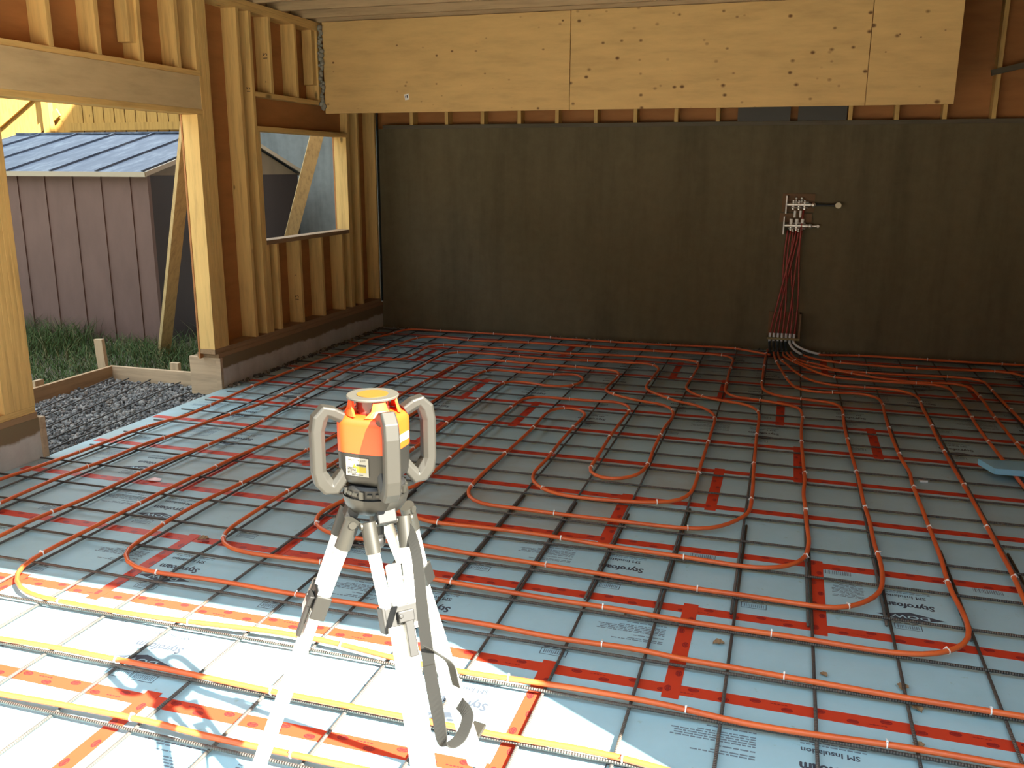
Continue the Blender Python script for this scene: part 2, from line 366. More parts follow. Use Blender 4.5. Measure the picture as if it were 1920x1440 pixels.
# ------------------------------------------------------------------ red seam tape
def tape(x0, x1, y0, y1, z, label, group, along):
    m = MB().box(x0, x1, y0, y1, z, z+0.0006)
    L = (x1-x0) if along == 'x' else (y1-y0); s = 0.06; q = 0
    while s < L - 0.03:
        cx, cy = ((x0+s, (y0+y1)/2 + (0.013 if q % 2 else -0.013)) if along == 'x' else ((x0+x1)/2 + (0.013 if q % 2 else -0.013), y0+s))
        n = 14; rx, ry = (0.020, 0.012) if along == 'x' else (0.012, 0.020)
        vs = [(cx+rx*f*math.cos(2*math.pi*i/n), cy+ry*f*math.sin(2*math.pi*i/n), z+0.0009) for f in (1.0, 0.72) for i in range(n)]
        m.add(vs, [(i, (i+1) % n, n+(i+1) % n, n+i) for i in range(n)], 1)
        for a in (-0.35, 0.05, 0.35):
            if along == 'x': m.add([(cx-0.012, cy+a*ry-0.0018, z+0.0009), (cx+0.012, cy+a*ry-0.0018, z+0.0009), (cx+0.012, cy+a*ry+0.0018, z+0.0009), (cx-0.012, cy+a*ry+0.0018, z+0.0009)], [(0,1,2,3)], 1)
            else: m.add([(cx+a*rx-0.0018, cy-0.012, z+0.0009), (cx+a*rx+0.0018, cy-0.012, z+0.0009), (cx+a*rx+0.0018, cy+0.012, z+0.0009), (cx+a*rx-0.0018, cy+0.012, z+0.0009)], [(0,1,2,3)], 1)
        if q % 3 == 2 and along == 'x':
            for j in range(5): m.add([(cx+0.05+j*0.012, cy-0.002, z+0.0009), (cx+0.058+j*0.012, cy-0.002, z+0.0009), (cx+0.058+j*0.012, cy+0.003, z+0.0009), (cx+0.05+j*0.012, cy+0.003, z+0.0009)], [(0,1,2,3)], 1)
        s += 0.105; q += 1
    return tag(m.build('seam_tape', [TAPE, TAPEINK]), label, 'tape', group)
for k in range(0, 12):
    y = SEAM0 + ROW*k
    n = 12 - k
    x0 = -4.36 if not (4.2 < y < 6.2) else -4.39 + rnd.uniform(0, 0.1)
    tape(x0, 4.08, y-0.031, y+0.031, 0.0003, 'long red tape over a foam seam, %s tape line out from the back wall' % ORD[n], 'long red tape lines parallel to the back wall', 'x')
for k in sorted(SEAMS):
    if k > 10: continue
    y0 = SEAM0 + ROW*k; y1 = y0 + ROW
    xs = [SEAMS[k] + 2.44*j for j in range(-2, 2) if -4.2 < SEAMS[k] + 2.44*j < 2.6]
    for i, x in enumerate(xs):
        e0 = 1.62 if k == -1 else y0 - 0.06
        tape(x-0.03, x+0.03, e0, y1 + 0.05, 0.0013, 'short red tape crossing the %s foam row from the back wall, %s from the left' % (ORD[12-k], ORD[i+1]), 'short red tapes across the foam rows', 'y')

# ------------------------------------------------------------------ reinforcing bars
def rebar(a, b, m, label, group, r=0.0062):
    return tag(MB().tube([a, b], r, 8).build('rebar', m, smooth=True), label, 'rebar', group)
BX = [-4.16, -3.90, -3.535, -3.195, -2.87, -2.54, -2.222, -1.925, -1.628] + [-0.415 + 0.3005*k for k in range(-3, 9)]
for i, x in enumerate(BX):
    if x < XL + 0.06: continue
    n = i + 1
    if x < -2.0:
        rebar((x, 1.62, 0.0135), (x, 9.2, 0.0135), RBY, 'dark rebar running to the back wall, %s from the left curb, unlapped' % ORD[n], 'rebars running from the camera to the back wall')
        continue
    split = 4.5 + rnd.uniform(-0.12, 0.12)
    near = rnd.uniform(3.3, 3.55)
    rebar((x, near, 0.0135), (x, 9.2, 0.0135), RBY, 'dark rebar running to the back wall, %s from the left curb, far length' % ORD[n], 'rebars running from the camera to the back wall')
    rebar((x+0.015, 1.62, 0.0135), (x+0.015, split, 0.0135), RBY, 'dark rebar running to the back wall, %s from the left curb, near lapped length' % ORD[n], 'rebars running from the camera to the back wall')
BY = [3.885 + 0.3045*m for m in range(-7, 0)] + [3.885, 4.196, 4.512, 4.828, 5.137, 5.445, 5.735, 6.02] + [6.02 + 0.3035*m for m in range(1, 12)]
BY = [y for y in BY if 1.7 < y < 9.2]
for i, y in enumerate(BY):
    n = len(BY) - i
    x0 = -4.34 if not (4.3 < y < 6.2) else -4.25
    rebar((x0, y, 0.0262), (3.9, y, 0.0262), RBX, 'dark rebar parallel to the back wall, %s out from that wall' % ORD[n], 'rebars parallel to the back wall')

# ------------------------------------------------------------------ heating tubes
TZ = 0.0435
TUBES = {
'wall':[(-0.09,8.87),(-0.3,9),(-0.43,9.08),(-0.76,9.09),(-1.35,9.03),(-1.9,9.05),(-2.18,9.04),(-2.47,9.09),(-3.1,9.09),(-3.74,9.08),(-3.9,9.08),(-4.02,9.02),(-4.03,8.82),(-4.12,8.44),(-4.09,7.64),(-4.13,6.46),(-4.08,5.25),(-4.11,5.15),(-4.17,4.83),(-4.17,4.54),(-4.18,4.28),(-4.2,4.03),(-4.23,3.78)],
'outer':[(-3.92,3.48),(-3.93,3.7),(-3.93,4.01),(-3.9,4.28),(-3.9,4.6),(-3.85,4.85),(-3.83,5.15),(-3.8,5.34),(-3.75,5.77),(-3.78,7.08),(-3.74,7.67),(-3.76,7.9),(-3.71,8.47),(-3.67,8.64),(-3.6,8.72),(-3.4,8.71),(-3.07,8.65),(-2.6,8.71),(-2.1,8.71),(-1.61,8.69),(-1.05,8.7),(-0.72,8.71),(-0.49,8.68),(-0.44,8.62),(-0.42,8.54),(-0.42,8.11),(-0.41,7.44),(-0.4,7.2),(-0.34,7.07),(-0.12,7.01),(0.02,6.95),(0.15,6.9),(0.18,6.78),(0.19,6.62),(0.18,6.31),(0.18,5.79),(0.19,5.13),(0.18,4.97),(0.19,4.69),(0.19,4.54),(0.2,4.25),(0.19,4.13),(0.17,4.03),(0.1,3.94),(0.01,3.89),(-0.09,3.88),(-0.36,3.9),(-0.75,3.92),(-1.05,3.95),(-1.36,3.95),(-1.65,3.94),(-1.79,4),(-1.89,4.04),(-2.01,4.14),(-2.06,4.24),(-2.05,4.3),(-1.94,4.34),(-1.91,4.87),(-1.91,5.46),(-1.91,5.71),(-1.9,6.34),(-1.88,6.52),(-1.81,6.58),(-1.6,6.58),(-1.31,6.59),(-1.16,6.61),(-1.08,6.55),(-1.04,6.43),(-1.04,6.3),(-1.05,5.73),(-1.04,5.15),(-1.04,4.97),(-1,4.88),(-0.88,4.85),(-0.77,4.93),(-0.72,5.13),(-0.73,5.48),(-0.73,6.03),(-0.71,6.31),(-0.73,6.48),(-0.81,6.63),(-1.03,6.7),(-1.15,6.77),(-1.28,6.87),(-1.33,6.92),(-1.34,7.09),(-1.33,7.55),(-1.37,7.68),(-1.58,7.72),(-2.19,7.75),(-2.68,7.77),(-2.76,7.68),(-2.82,7.5),(-2.84,6.96),(-2.85,6.43),(-2.8,5.7),(-2.85,4.47),(-2.89,4.01),(-2.91,3.82),(-2.91,3.56),(-2.88,3.33),(-2.87,3.21),(-2.84,3.13),(-2.78,3.08),(-2.69,3.04),(-2.56,3.03),(-2.35,3.04),(-2.21,3.04),(-1.95,3.03),(-1.8,3.03),(-1.66,3.03),(-1.46,3.03),(-1.25,3.03),(-1.05,3.03),(-0.73,3.01),(-0.41,3.02),(-0.26,3),(-0.14,3),(0.16,2.99),(0.48,2.98),(0.75,2.98),(0.88,2.98)],
'inner':[(-0.06,8.99),(-0.04,8.68),(0.03,8.14),(0.09,7.74),(0.17,7.48),(0.3,7.42),(0.49,7.45),(0.64,7.47),(0.75,7.4),(0.78,7.18),(0.77,6.9),(0.76,6.36),(0.77,5.73),(0.79,5.49),(0.78,5.37),(0.78,4.83),(0.78,4.22),(0.77,3.93),(0.78,3.78),(0.79,3.64),(0.79,3.54),(0.75,3.43),(0.68,3.35),(0.59,3.3),(0.47,3.28),(0.16,3.29),(-0.29,3.29),(-0.43,3.3),(-0.62,3.31),(-0.8,3.31),(-1.03,3.32),(-1.24,3.33),(-1.4,3.34),(-1.67,3.33),(-1.82,3.34),(-2.04,3.34),(-2.25,3.33),(-2.37,3.34),(-2.47,3.38),(-2.53,3.44),(-2.55,3.52),(-2.56,3.68),(-2.56,4),(-2.55,4.27),(-2.55,5.03),(-2.53,6.12),(-2.53,6.61),(-2.51,7.19),(-2.5,7.31),(-2.46,7.39),(-2.2,7.38),(-1.88,7.38),(-1.68,7.45),(-1.62,7.37),(-1.58,7.22),(-1.6,7.08),(-1.7,6.96),(-1.79,6.94),(-1.9,6.98),(-2.02,7.02),(-2.15,7.02),(-2.2,6.92),(-2.21,6.37),(-2.21,5.74),(-2.19,4.44),(-2.19,4.11),(-2.23,3.91),(-2.21,3.79),(-2.14,3.7),(-2.02,3.64),(-1.84,3.64),(-1.58,3.66),(-1.38,3.64),(-1.06,3.63),(-0.72,3.61),(-0.52,3.6),(-0.33,3.59),(-0.13,3.59),(0.18,3.58),(0.29,3.58),(0.35,3.61),(0.43,3.7),(0.48,3.79),(0.5,3.9),(0.51,4.14),(0.5,4.28),(0.5,4.64),(0.49,4.88),(0.49,5.28),(0.47,6.1),(0.47,6.59),(0.48,6.87),(0.47,7.02),(0.43,7.09),(0.32,7.12),(0.18,7.15),(-0.01,7.2),(-0.09,7.31),(-0.12,7.46),(-0.13,8.03),(-0.13,8.69),(-0.12,9.12)],
'middle':[(-3.56,3.14),(-3.57,3.36),(-3.54,3.69),(-3.54,4),(-3.54,4.27),(-3.51,4.53),(-3.49,4.82),(-3.46,5.14),(-3.56,5.95),(-3.62,7.42),(-3.41,7.54),(-3.39,8.09),(-3.39,8.26),(-3.27,8.33),(-2.97,8.35),(-2.49,8.33),(-2,8.3),(-1.68,8.35),(-1.33,8.38),(-1.04,8.38),(-0.83,8.36),(-0.74,8.31),(-0.71,8.21),(-0.72,7.38),(-0.72,7.22),(-0.69,7.13),(-0.64,7.05),(-0.43,6.91),(-0.24,6.85),(-0.16,6.77),(-0.12,6.64),(-0.11,6.49),(-0.11,6.03),(-0.1,5.29),(-0.09,4.82),(-0.1,4.54),(-0.15,4.43),(-0.23,4.31),(-0.32,4.26),(-0.44,4.24),(-0.73,4.24),(-1.06,4.24),(-1.3,4.25),(-1.35,4.25),(-1.46,4.25),(-1.54,4.28),(-1.59,4.35),(-1.61,4.42),(-1.62,4.57),(-1.62,4.85),(-1.61,5.18),(-1.6,5.73),(-1.61,6.04),(-1.6,6.22),(-1.54,6.32),(-1.45,6.33),(-1.36,6.27),(-1.32,6.18),(-1.33,6.02),(-1.34,5.44),(-1.33,5.11),(-1.34,4.84),(-1.32,4.72),(-1.27,4.63),(-1.17,4.54),(-1.06,4.51),(-0.88,4.51),(-0.71,4.53),(-0.58,4.55),(-0.5,4.59),(-0.43,4.69),(-0.41,4.83),(-0.41,5.11),(-0.41,5.48),(-0.41,5.93),(-0.41,6.3),(-0.42,6.43),(-0.45,6.53),(-0.5,6.61),(-0.61,6.72),(-0.72,6.76),(-0.89,6.93),(-1.01,7.06),(-1.04,7.18),(-1.04,7.3),(-1.03,7.77),(-1.03,7.91),(-1.09,8.04),(-1.21,8.09),(-1.31,8.07),(-1.61,8.05),(-1.93,8.01),(-2.17,8),(-2.82,8.05),(-3.01,8.03),(-3.1,7.92),(-3.11,7.69),(-3.1,7.24),(-3.12,6.69),(-3.09,5.77),(-3.16,4.75),(-3.18,4.57),(-3.19,4.29),(-3.21,4),(-3.21,3.7),(-3.21,3.36),(-3.21,3.05),(-3.2,2.97),(-3.2,2.9),(-3.15,2.83),(-3.09,2.77),(-3.02,2.72),(-2.96,2.7),(-2.88,2.69),(-2.59,2.68),(-2.26,2.69),(-1.73,2.73),(-1.5,2.72),(-1.26,2.69),(-1.04,2.68),(-0.78,2.69),(-0.57,2.7),(-0.22,2.69),(-0.08,2.67),(0.14,2.67),(0.46,2.69),(0.73,2.69),(0.87,2.69)],
'E':[(-0.02,9),(-0,8.7),(0.08,8.4),(0.16,8.09),(0.28,7.83),(0.46,7.71),(0.8,7.71),(0.98,7.67),(1.05,7.57),(1.07,7.46),(1.06,7.14),(1.06,6.88),(1.05,6.33),(1.05,5.74),(1.06,5.15),(1.06,4.52),(1.06,4.18),(1.05,3.86),(1.05,3.66),(1.09,3.45),(1.22,3.34),(1.5,3.31),(2.3,3.31)],
'F':[(0.03,9.02),(0.04,8.81),(0.18,8.49),(0.35,8.15),(0.47,8.03),(0.77,7.98),(1.05,7.99),(1.28,7.99),(1.35,7.93),(1.36,7.79),(1.37,7.16),(1.36,6.64),(1.37,5.97),(1.38,5.46),(1.39,5.18),(1.39,4.6),(1.39,3.92),(1.46,3.72),(1.62,3.64),(2.3,3.63)],
'G':[(0.06,9.03),(0.1,8.8),(0.21,8.5),(0.39,8.34),(0.48,8.32),(0.78,8.14),(1.05,8.05),(1.24,8.05),(1.42,8.09),(1.51,8.01),(1.54,7.77),(1.54,7.43),(1.53,7.17),(1.53,6.88),(1.53,6.6),(1.53,6.34),(1.53,5.98),(1.53,5.2),(1.53,4.25),(1.6,4.03),(1.76,3.95),(2.3,3.94)],
'H':[(0.1,9.04),(0.13,8.81),(0.21,8.63),(0.39,8.5),(0.48,8.35),(0.8,8.3),(1.08,8.32),(1.4,8.35),(1.59,8.34),(1.67,8.28),(1.68,8.07),(1.68,7.78),(1.69,7.18),(1.7,6.69),(1.70,5.6),(1.70,4.6),(1.77,4.36),(1.93,4.28),(2.4,4.27)],
'I':[(0.22,8.94),(0.33,8.77),(0.5,8.69),(0.8,8.65),(1.08,8.63),(1.37,8.65),(1.84,8.72),(2,8.68),(2.08,8.49)],
'J':[(0.36,9),(0.79,9.09),(1.09,9.09),(1.67,9.08),(2.21,9.09)],
'N1':[(-2.76,2.37),(-2.56,2.38),(-2.18,2.38),(-1.96,2.38),(-1.64,2.37),(-1.36,2.37),(-1.08,2.37),(-0.87,2.37),(-0.71,2.37),(-0.5,2.38),(-0.31,2.37),(-0.25,2.36)],
'N2':[(-2.46,2.08),(-2.26,2.09),(-1.94,2.1),(-1.82,2.1),(-1.66,2.09),(-1.48,2.09),(-1.38,2.09),(-1.17,2.09)],
}
def smooth_path(pts, step=0.05):
    P = [Vector((x*0.9963, y*0.9963, TZ)) for x, y in pts]; out = []
    for i in range(len(P)-1):
        a, b, c, d = P[max(i-1, 0)], P[i], P[i+1], P[min(i+2, len(P)-1)]
        t0 = 0.0; t1 = t0 + max(1e-3, (b-a).length)**0.5; t2 = t1 + max(1e-3, (c-b).length)**0.5; t3 = t2 + max(1e-3, (d-c).length)**0.5
        n = max(1, int((c-b).length/step))
        for k in range(n):
            t = t1 + (t2-t1)*k/n
            A1 = a*((t1-t)/(t1-t0)) + b*((t-t0)/(t1-t0)); A2 = b*((t2-t)/(t2-t1)) + c*((t-t1)/(t2-t1)); A3 = c*((t3-t)/(t3-t2)) + d*((t-t2)/(t3-t2))
            B1 = A1*((t2-t)/(t2-t0)) + A2*((t-t0)/(t2-t0)); B2 = A2*((t3-t)/(t3-t1)) + A3*((t-t1)/(t3-t1))
            out.append(B1*((t2-t)/(t2-t1)) + B2*((t-t1)/(t2-t1)))
    out.append(P[-1])
    for _ in range(2): out = [out[0]] + [(out[i-1]+out[i]*2+out[i+1])/4 for i in range(1, len(out)-1)] + [out[-1]]
    return out
def ext(pts, end, d):
    if end == 0: a, b = Vector(pts[1]), Vector(pts[0])
    else: a, b = Vector(pts[-2]), Vector(pts[-1])
    q = b + (b-a).normalized()*d; q = (round(q.x, 3), round(q.y, 3))
    return [q] + pts if end == 0 else pts + [q]
TR = 0.0105
tie_me = MB().lathe([(TR+0.0004, -0.0022), (TR+0.002, -0.0022), (TR+0.002, 0.0022), (TR+0.0004, 0.0022)], (0,0,0), 14)
tie_me.obox((0, TR+0.0035, 0), (1,0,0), (0,1,0), (0,0,1), 0.0032, 0.003, 0.0032)
tie_me.obox((0.009, TR+0.001, 0), (1,-0.75,0), (0.75,1,0), (0,0,1), 0.011, 0.0008, 0.0018)
_t = tie_me.build('tie_template', TIE, org=(0,0,0)); TIE_ME = _t.data; TIE_ME.name = 'cable_tie'; bpy.data.objects.remove(_t)
def heating_tube(key, label, ext0=0, ext1=0, group='orange floor heating tubes'):
    pts = TUBES[key]
    if ext0: pts = ext(pts, 0, ext0)
    if ext1: pts = ext(pts, 1, ext1)
    path = smooth_path(pts)
    o = MB().tube(path, TR, 10).build('heating_tube', PEX, smooth=True)
    tag(o, label, 'tube', group)
    s = 0.0; nxt = 0.33 + rnd.uniform(0, 0.1)
    for i in range(1, len(path)):
        s += (path[i]-path[i-1]).length
        if s > nxt:
            nxt = s + 0.61 + rnd.uniform(-0.03, 0.03)
            d = (path[i]-path[i-1]).normalized()
            t = bpy.data.objects.new('cable_tie', TIE_ME); COL.objects.link(t); t.parent = o
            side = d.cross(Vector((0,0,1))).normalized()
            M = Matrix((side, Vector((0,0,1)), d)).transposed()
            if rnd.random() < 0.5: M = M @ Matrix.Rotation(math.pi, 3, 'Y')
            t.rotation_euler = (M @ Matrix.Rotation(R(rnd.uniform(-30, 30)), 3, 'Z')).to_euler(); t.location = path[i] - ORG[o.name]
    return o
heating_tube('wall', 'orange tube hugging the left half of the back wall and the left curb', 0, 1.2)
heating_tube('outer', 'orange tube, second loop in from the left curb, ending at the right edge', 0.4, 1.5)
heating_tube('middle', 'orange tube, third loop in from the left curb, with small arch at mid floor', 0.8, 1.5)
heating_tube('inner', 'orange tube loop with both ends at the guide box and hairpin at centre', 0, 0)
heating_tube('E', 'orange tube from the guide box, straight down beside the leaf scraps, right of centre', 0, 0.4)
heating_tube('F', 'orange tube from the guide box passing just left of the blue foam offcut', 0, 0.4)
heating_tube('G', 'orange tube from the guide box passing across the blue foam offcut', 0, 0.4)
heating_tube('H', 'orange tube from the guide box, farthest right run toward the camera', 0, 0.4)
heating_tube('I', 'orange tube from the guide box running right, second from the back wall', 0, 1.2)
heating_tube('J', 'orange tube hugging the right half of the back wall', 0, 1.4)
heating_tube('N1', 'sunlit orange tube behind the tripod foot, second nearest the camera', 0.5, 2.2)
heating_tube('N2', 'sunlit orange tube nearest the camera under the tripod', 0.5, 2.6)

# ------------------------------------------------------------------ framing of the left wall
X0, X1 = -4.540, -4.400            # two by six studs
def lumber(x0, x1, y0, y1, z0, z1, m, name, label, cat, group=None, bevel=0.0015):
    return tag(MB().box(x0, x1, y0, y1, z0, z1).build(name, m, bevel=bevel), label, cat, group)
ST = 0.038
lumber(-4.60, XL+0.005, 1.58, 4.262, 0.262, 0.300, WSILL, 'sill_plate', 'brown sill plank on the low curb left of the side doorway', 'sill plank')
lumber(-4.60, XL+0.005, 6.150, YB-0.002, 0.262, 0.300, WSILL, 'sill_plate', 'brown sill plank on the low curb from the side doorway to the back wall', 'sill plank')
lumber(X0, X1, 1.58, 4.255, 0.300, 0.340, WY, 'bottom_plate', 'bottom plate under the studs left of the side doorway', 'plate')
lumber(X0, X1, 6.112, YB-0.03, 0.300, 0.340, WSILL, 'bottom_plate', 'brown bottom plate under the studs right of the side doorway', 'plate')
lumber(X0, X1, 1.58, 9.44, 3.041, 3.079, WY, 'top_plate', 'lower top plate running along the head of the left stud wall', 'plate')
lumber(X0, X1, 1.58, 9.44, 3.0795, 3.118, WY, 'top_plate', 'upper top plate of the left stud wall under the ceiling joists', 'plate')
def stud(y, z0, z1, label, x0=X0, x1=X1, group='upright studs of the left wall'):
    return lumber(x0, x1, y, y+ST, z0, z1, WZ, 'stud', label, 'stud', group)
BT, TP = 0.3405, 3.0405
stud(4.2225, BT, 2.179, 'jack stud forming the left edge of the side doorway')
for i, y in enumerate((4.184, 4.1455, 4.107)): stud(y, BT, TP, 'tall stud left of the side doorway, %s back from its left edge' % ORD[i+2])
for i, y in enumerate((3.6, 3.2, 2.8, 2.4, 2.0, 1.62)): pass
stud(4.0685, BT, TP, 'fifth stud back from the left edge of the side doorway')
stud(4.030, BT, TP, 'sixth stud back from the left edge of the side doorway')
stud(6.1125, BT, 2.179, 'bright yellow jack stud forming the right edge of the side doorway')
stud(6.151, BT, 2.179, 'second jack stud right of the side doorway, behind the bright one')
for i, y in enumerate((6.193, 6.232, 6.2715)): stud(y, BT, TP, 'full height king stud right of the side doorway, %s in the pack' % ORD[i+1])
stud(6.713, BT, TP, 'wide lit stud midway between the side doorway and the window')
stud(6.892, BT, TP, 'full height king stud just left of the window')
stud(6.9315, BT, 2.089, 'jack stud forming the left edge of the window opening')
for i, y in enumerate((6.972, 7.125, 7.520, 7.940, 8.370)): stud(y, BT, 1.119, 'short stud below the window, %s from the left' % ORD[i+1])
stud(8.546, BT, 2.089, 'bright jack stud forming the right edge of the window')
stud(8.5845, BT, TP, 'full height king stud right of the window')
stud(8.800, BT, TP, 'full height dark stud second right of the window')
stud(9.215, BT, TP, 'end stud of the left wall in the dark back corner')
for i, y in enumerate((4.700, 5.110, 5.522, 5.930)): stud(y, 2.501, TP, 'short stud above the side doorway header, %s from the left' % ORD[i+1])
stud(6.150, 2.501, TP, 'short stud at the right end of the side doorway header')
for i, y in enumerate((7.190, 7.615, 8.030)): stud(y, 2.411, TP, 'short stud above the window header, %s from the left' % ORD[i+1])
# extra side face wood blocks beside the upper studs
lumber(X0+0.02, X1-0.02, 5.45, 5.5205, 2.62, 3.04, WZ, 'wood_block', 'pale wood block against the third short stud above the side doorway', 'wood block')
lumber(X0+0.02, X1-0.02, 7.96, 8.0285, 2.55, 3.04, WZ, 'wood_block', 'pale wood block against the last short stud above the window', 'wood block')
# headers
HD = ply('header_lumber', (0.52, 0.40, 0.22), False)
t = thing('door_header', (-4.47, 5.2, 2.18), 'thick plywood faced header spanning the side doorway in the left wall', 'header')
MB().box(X0, X1+0.004, 4.1455+0.077, 6.172, 2.220, 2.462).build('header_beam', HD, t, bevel=0.002)
MB().box(X0, X1, 4.2225, 6.190, 2.1805, 2.2195).build('bottom_plate', WY, t, bevel=0.0015)
MB().box(X0, X1, 4.2225, 6.190, 2.4625, 2.5005).build('top_plate', WY, t, bevel=0.0015)
MB().box(X0, X1+0.006, 6.1725, 6.190, 2.220, 2.462).build('end_strip', WZ, t)
t = thing('window_header', (-4.47, 7.77, 2.09), 'recessed dark plywood header above the window opening in the left wall', 'header')
MB().box(X0, X0+0.06, 6.932, 8.583, 2.130, 2.370).build('header_beam', SHEATH, t)
MB().box(X0, X1, 6.932, 8.583, 2.0905, 2.1295).build('bottom_plate', WY, t, bevel=0.0015)
MB().box(X0, X1, 6.932, 8.583, 2.3705, 2.4095).build('top_plate', WY, t, bevel=0.0015)
lumber(X0, X1, 6.972, 8.545, 1.120, 1.158, WSILL, 'window_sill', 'rough flat sill plate along the bottom of the window opening', 'sill')
# curb ends at the doorway
t = thing('curb_end_form', (-4.54, 6.17, -0.06), 'tan form board closing the curb end at the right of the side doorway', 'form board')
MB().box(-4.69, -4.43, 6.160, 6.184, -0.06, 0.2615).build('face_board', WFORMX, t, bevel=0.002)
MB().box(-4.4295, -4.385, 6.150, 6.184, -0.05, 0.2615).build('corner_strip', WFORMX, t, bevel=0.002)
t = thing('curb_end_form', (-4.54, 4.3, -0.06), 'tan form board closing the curb end at the left of the side doorway', 'form board')
MB().box(-4.69, -4.43, 4.286, 4.310, -0.06, 0.2615).build('face_board', WFORMX, t, bevel=0.002)
MB().box(-4.4295, -4.385, 4.272, 4.310, -0.05, 0.2615).build('corner_strip', WFORMX, t, bevel=0.002)
tag(MB().box(XL+0.002, XL+0.012, 9.255, 9.295, 0.31, 2.9).build('membrane_strip', GRN), 'dark upright membrane strip in the back left corner', 'membrane strip')

# ------------------------------------------------------------------ framing above the back wall
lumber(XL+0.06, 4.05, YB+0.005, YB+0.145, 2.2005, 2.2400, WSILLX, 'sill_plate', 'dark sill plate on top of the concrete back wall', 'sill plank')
x = -4.02; n = 0
while x < 2.3:
    n += 1
    lumber(x, x+ST, YB+0.01, YB+0.15, 2.2405, 3.355 if x < 1.1 else 5.4, WZ, 'stud', 'stud standing on the back wall sill, %s from the left corner' % ORD[n], 'stud', 'studs standing on the back wall')
    x += 0.4065
tag(MB().bar((1.62, 9.27, 2.63), (2.75, 9.27, 2.89), 0.05, 0.03, (0,0,1)).build('sloping_board', WSILLX), 'dark sloping board nailed over the studs at the upper right', 'board')
for i, (a, b) in enumerate(((-0.56, -0.07), (0.0, 0.44))):
    tag(MB().box(a, b, YB+0.005, YB+0.009, 2.241, 2.42).build('plastic_sheet', mat('grey_plastic', (0.055, 0.052, 0.045), 0.6)), '%s grey plastic sheet stapled above the back wall sill' % ('left' if i == 0 else 'right'), 'plastic sheet')

# ------------------------------------------------------------------ ceiling joists and hanging plywood
WJ = wood('joist_lumber', (0.43, 0.31, 0.175), 'x')
tag(MB().box(-4.54, -4.532, 1.58, 9.44, 3.1185, 3.3595).box(-4.54, -4.502, 1.58, 9.44, 3.3396, 3.3597).build('rim_joist', WJ), 'rim board closing the joist ends above the left wall', 'rim board')
for i, y in enumerate((5.78, 6.185, 6.59, 6.995, 7.40, 7.805, 8.08)):
    n = 7 - i
    t = tag(MB().box(-4.53, 4.05 if y < 8 else 1.19, y, y+ST, 3.1185, 3.3595).build('ceiling_joist', WJ, bevel=0.002), 'long ceiling joist, %s in front of the hanging plywood' % ORD[n] if n > 1 else 'ceiling joist right above and behind the hanging plywood edge', 'joist', 'ceiling joists')
PY = 8.052
for x0, x1, lab in ((-4.352, -1.9455, 'left plywood sheet of the hanging panel, with a small white sticker'), (-1.940, 0.508, 'middle plywood sheet of the hanging knotty panel'), (0.513, 1.165, 'short right plywood sheet of the hanging panel')):
    o = MB().box(x0, x1, PY, PY+0.019, 2.292, 3.117).build('plywood_sheet', PLY, bevel=0.001)
    tag(o, lab, 'plywood sheet', 'plywood sheets of the hanging panel')
    if x0 < -4: 
        st = MB().obox((-3.50, PY-0.0008, 2.43), (1,0,0.15), (0,1,0), (-0.15,0,1), 0.022, 0.0005, 0.026).build('white_sticker', mat('paper', (0.8,0.8,0.78)), o)
        MB().obox((-3.512, PY-0.0018, 2.43), (1,0,0.15), (0,1,0), (-0.15,0,1), 0.003, 0.0004, 0.012).obox((-3.495, PY-0.0018, 2.433), (1,0,0.15), (0,1,0), (-0.15,0,1), 0.006, 0.0004, 0.012).build('sticker_print', INK, st)
# ragged insulation at the panel's left end
mb = MB(); q = random.Random(5)
for i in range(42):
    z = 2.34 + i*0.0178; mb.sphere((-4.370 + q.uniform(-0.006, 0.022), 8.03 + q.uniform(-0.012, 0.0), z), q.uniform(0.014, 0.026), 8, 5)
tag(mb.build('insulation_strip', mat('grey_wool', (0.24, 0.23, 0.19), 0.95), smooth=True), 'ragged grey insulation squeezed between the left wall and the plywood', 'insulation')

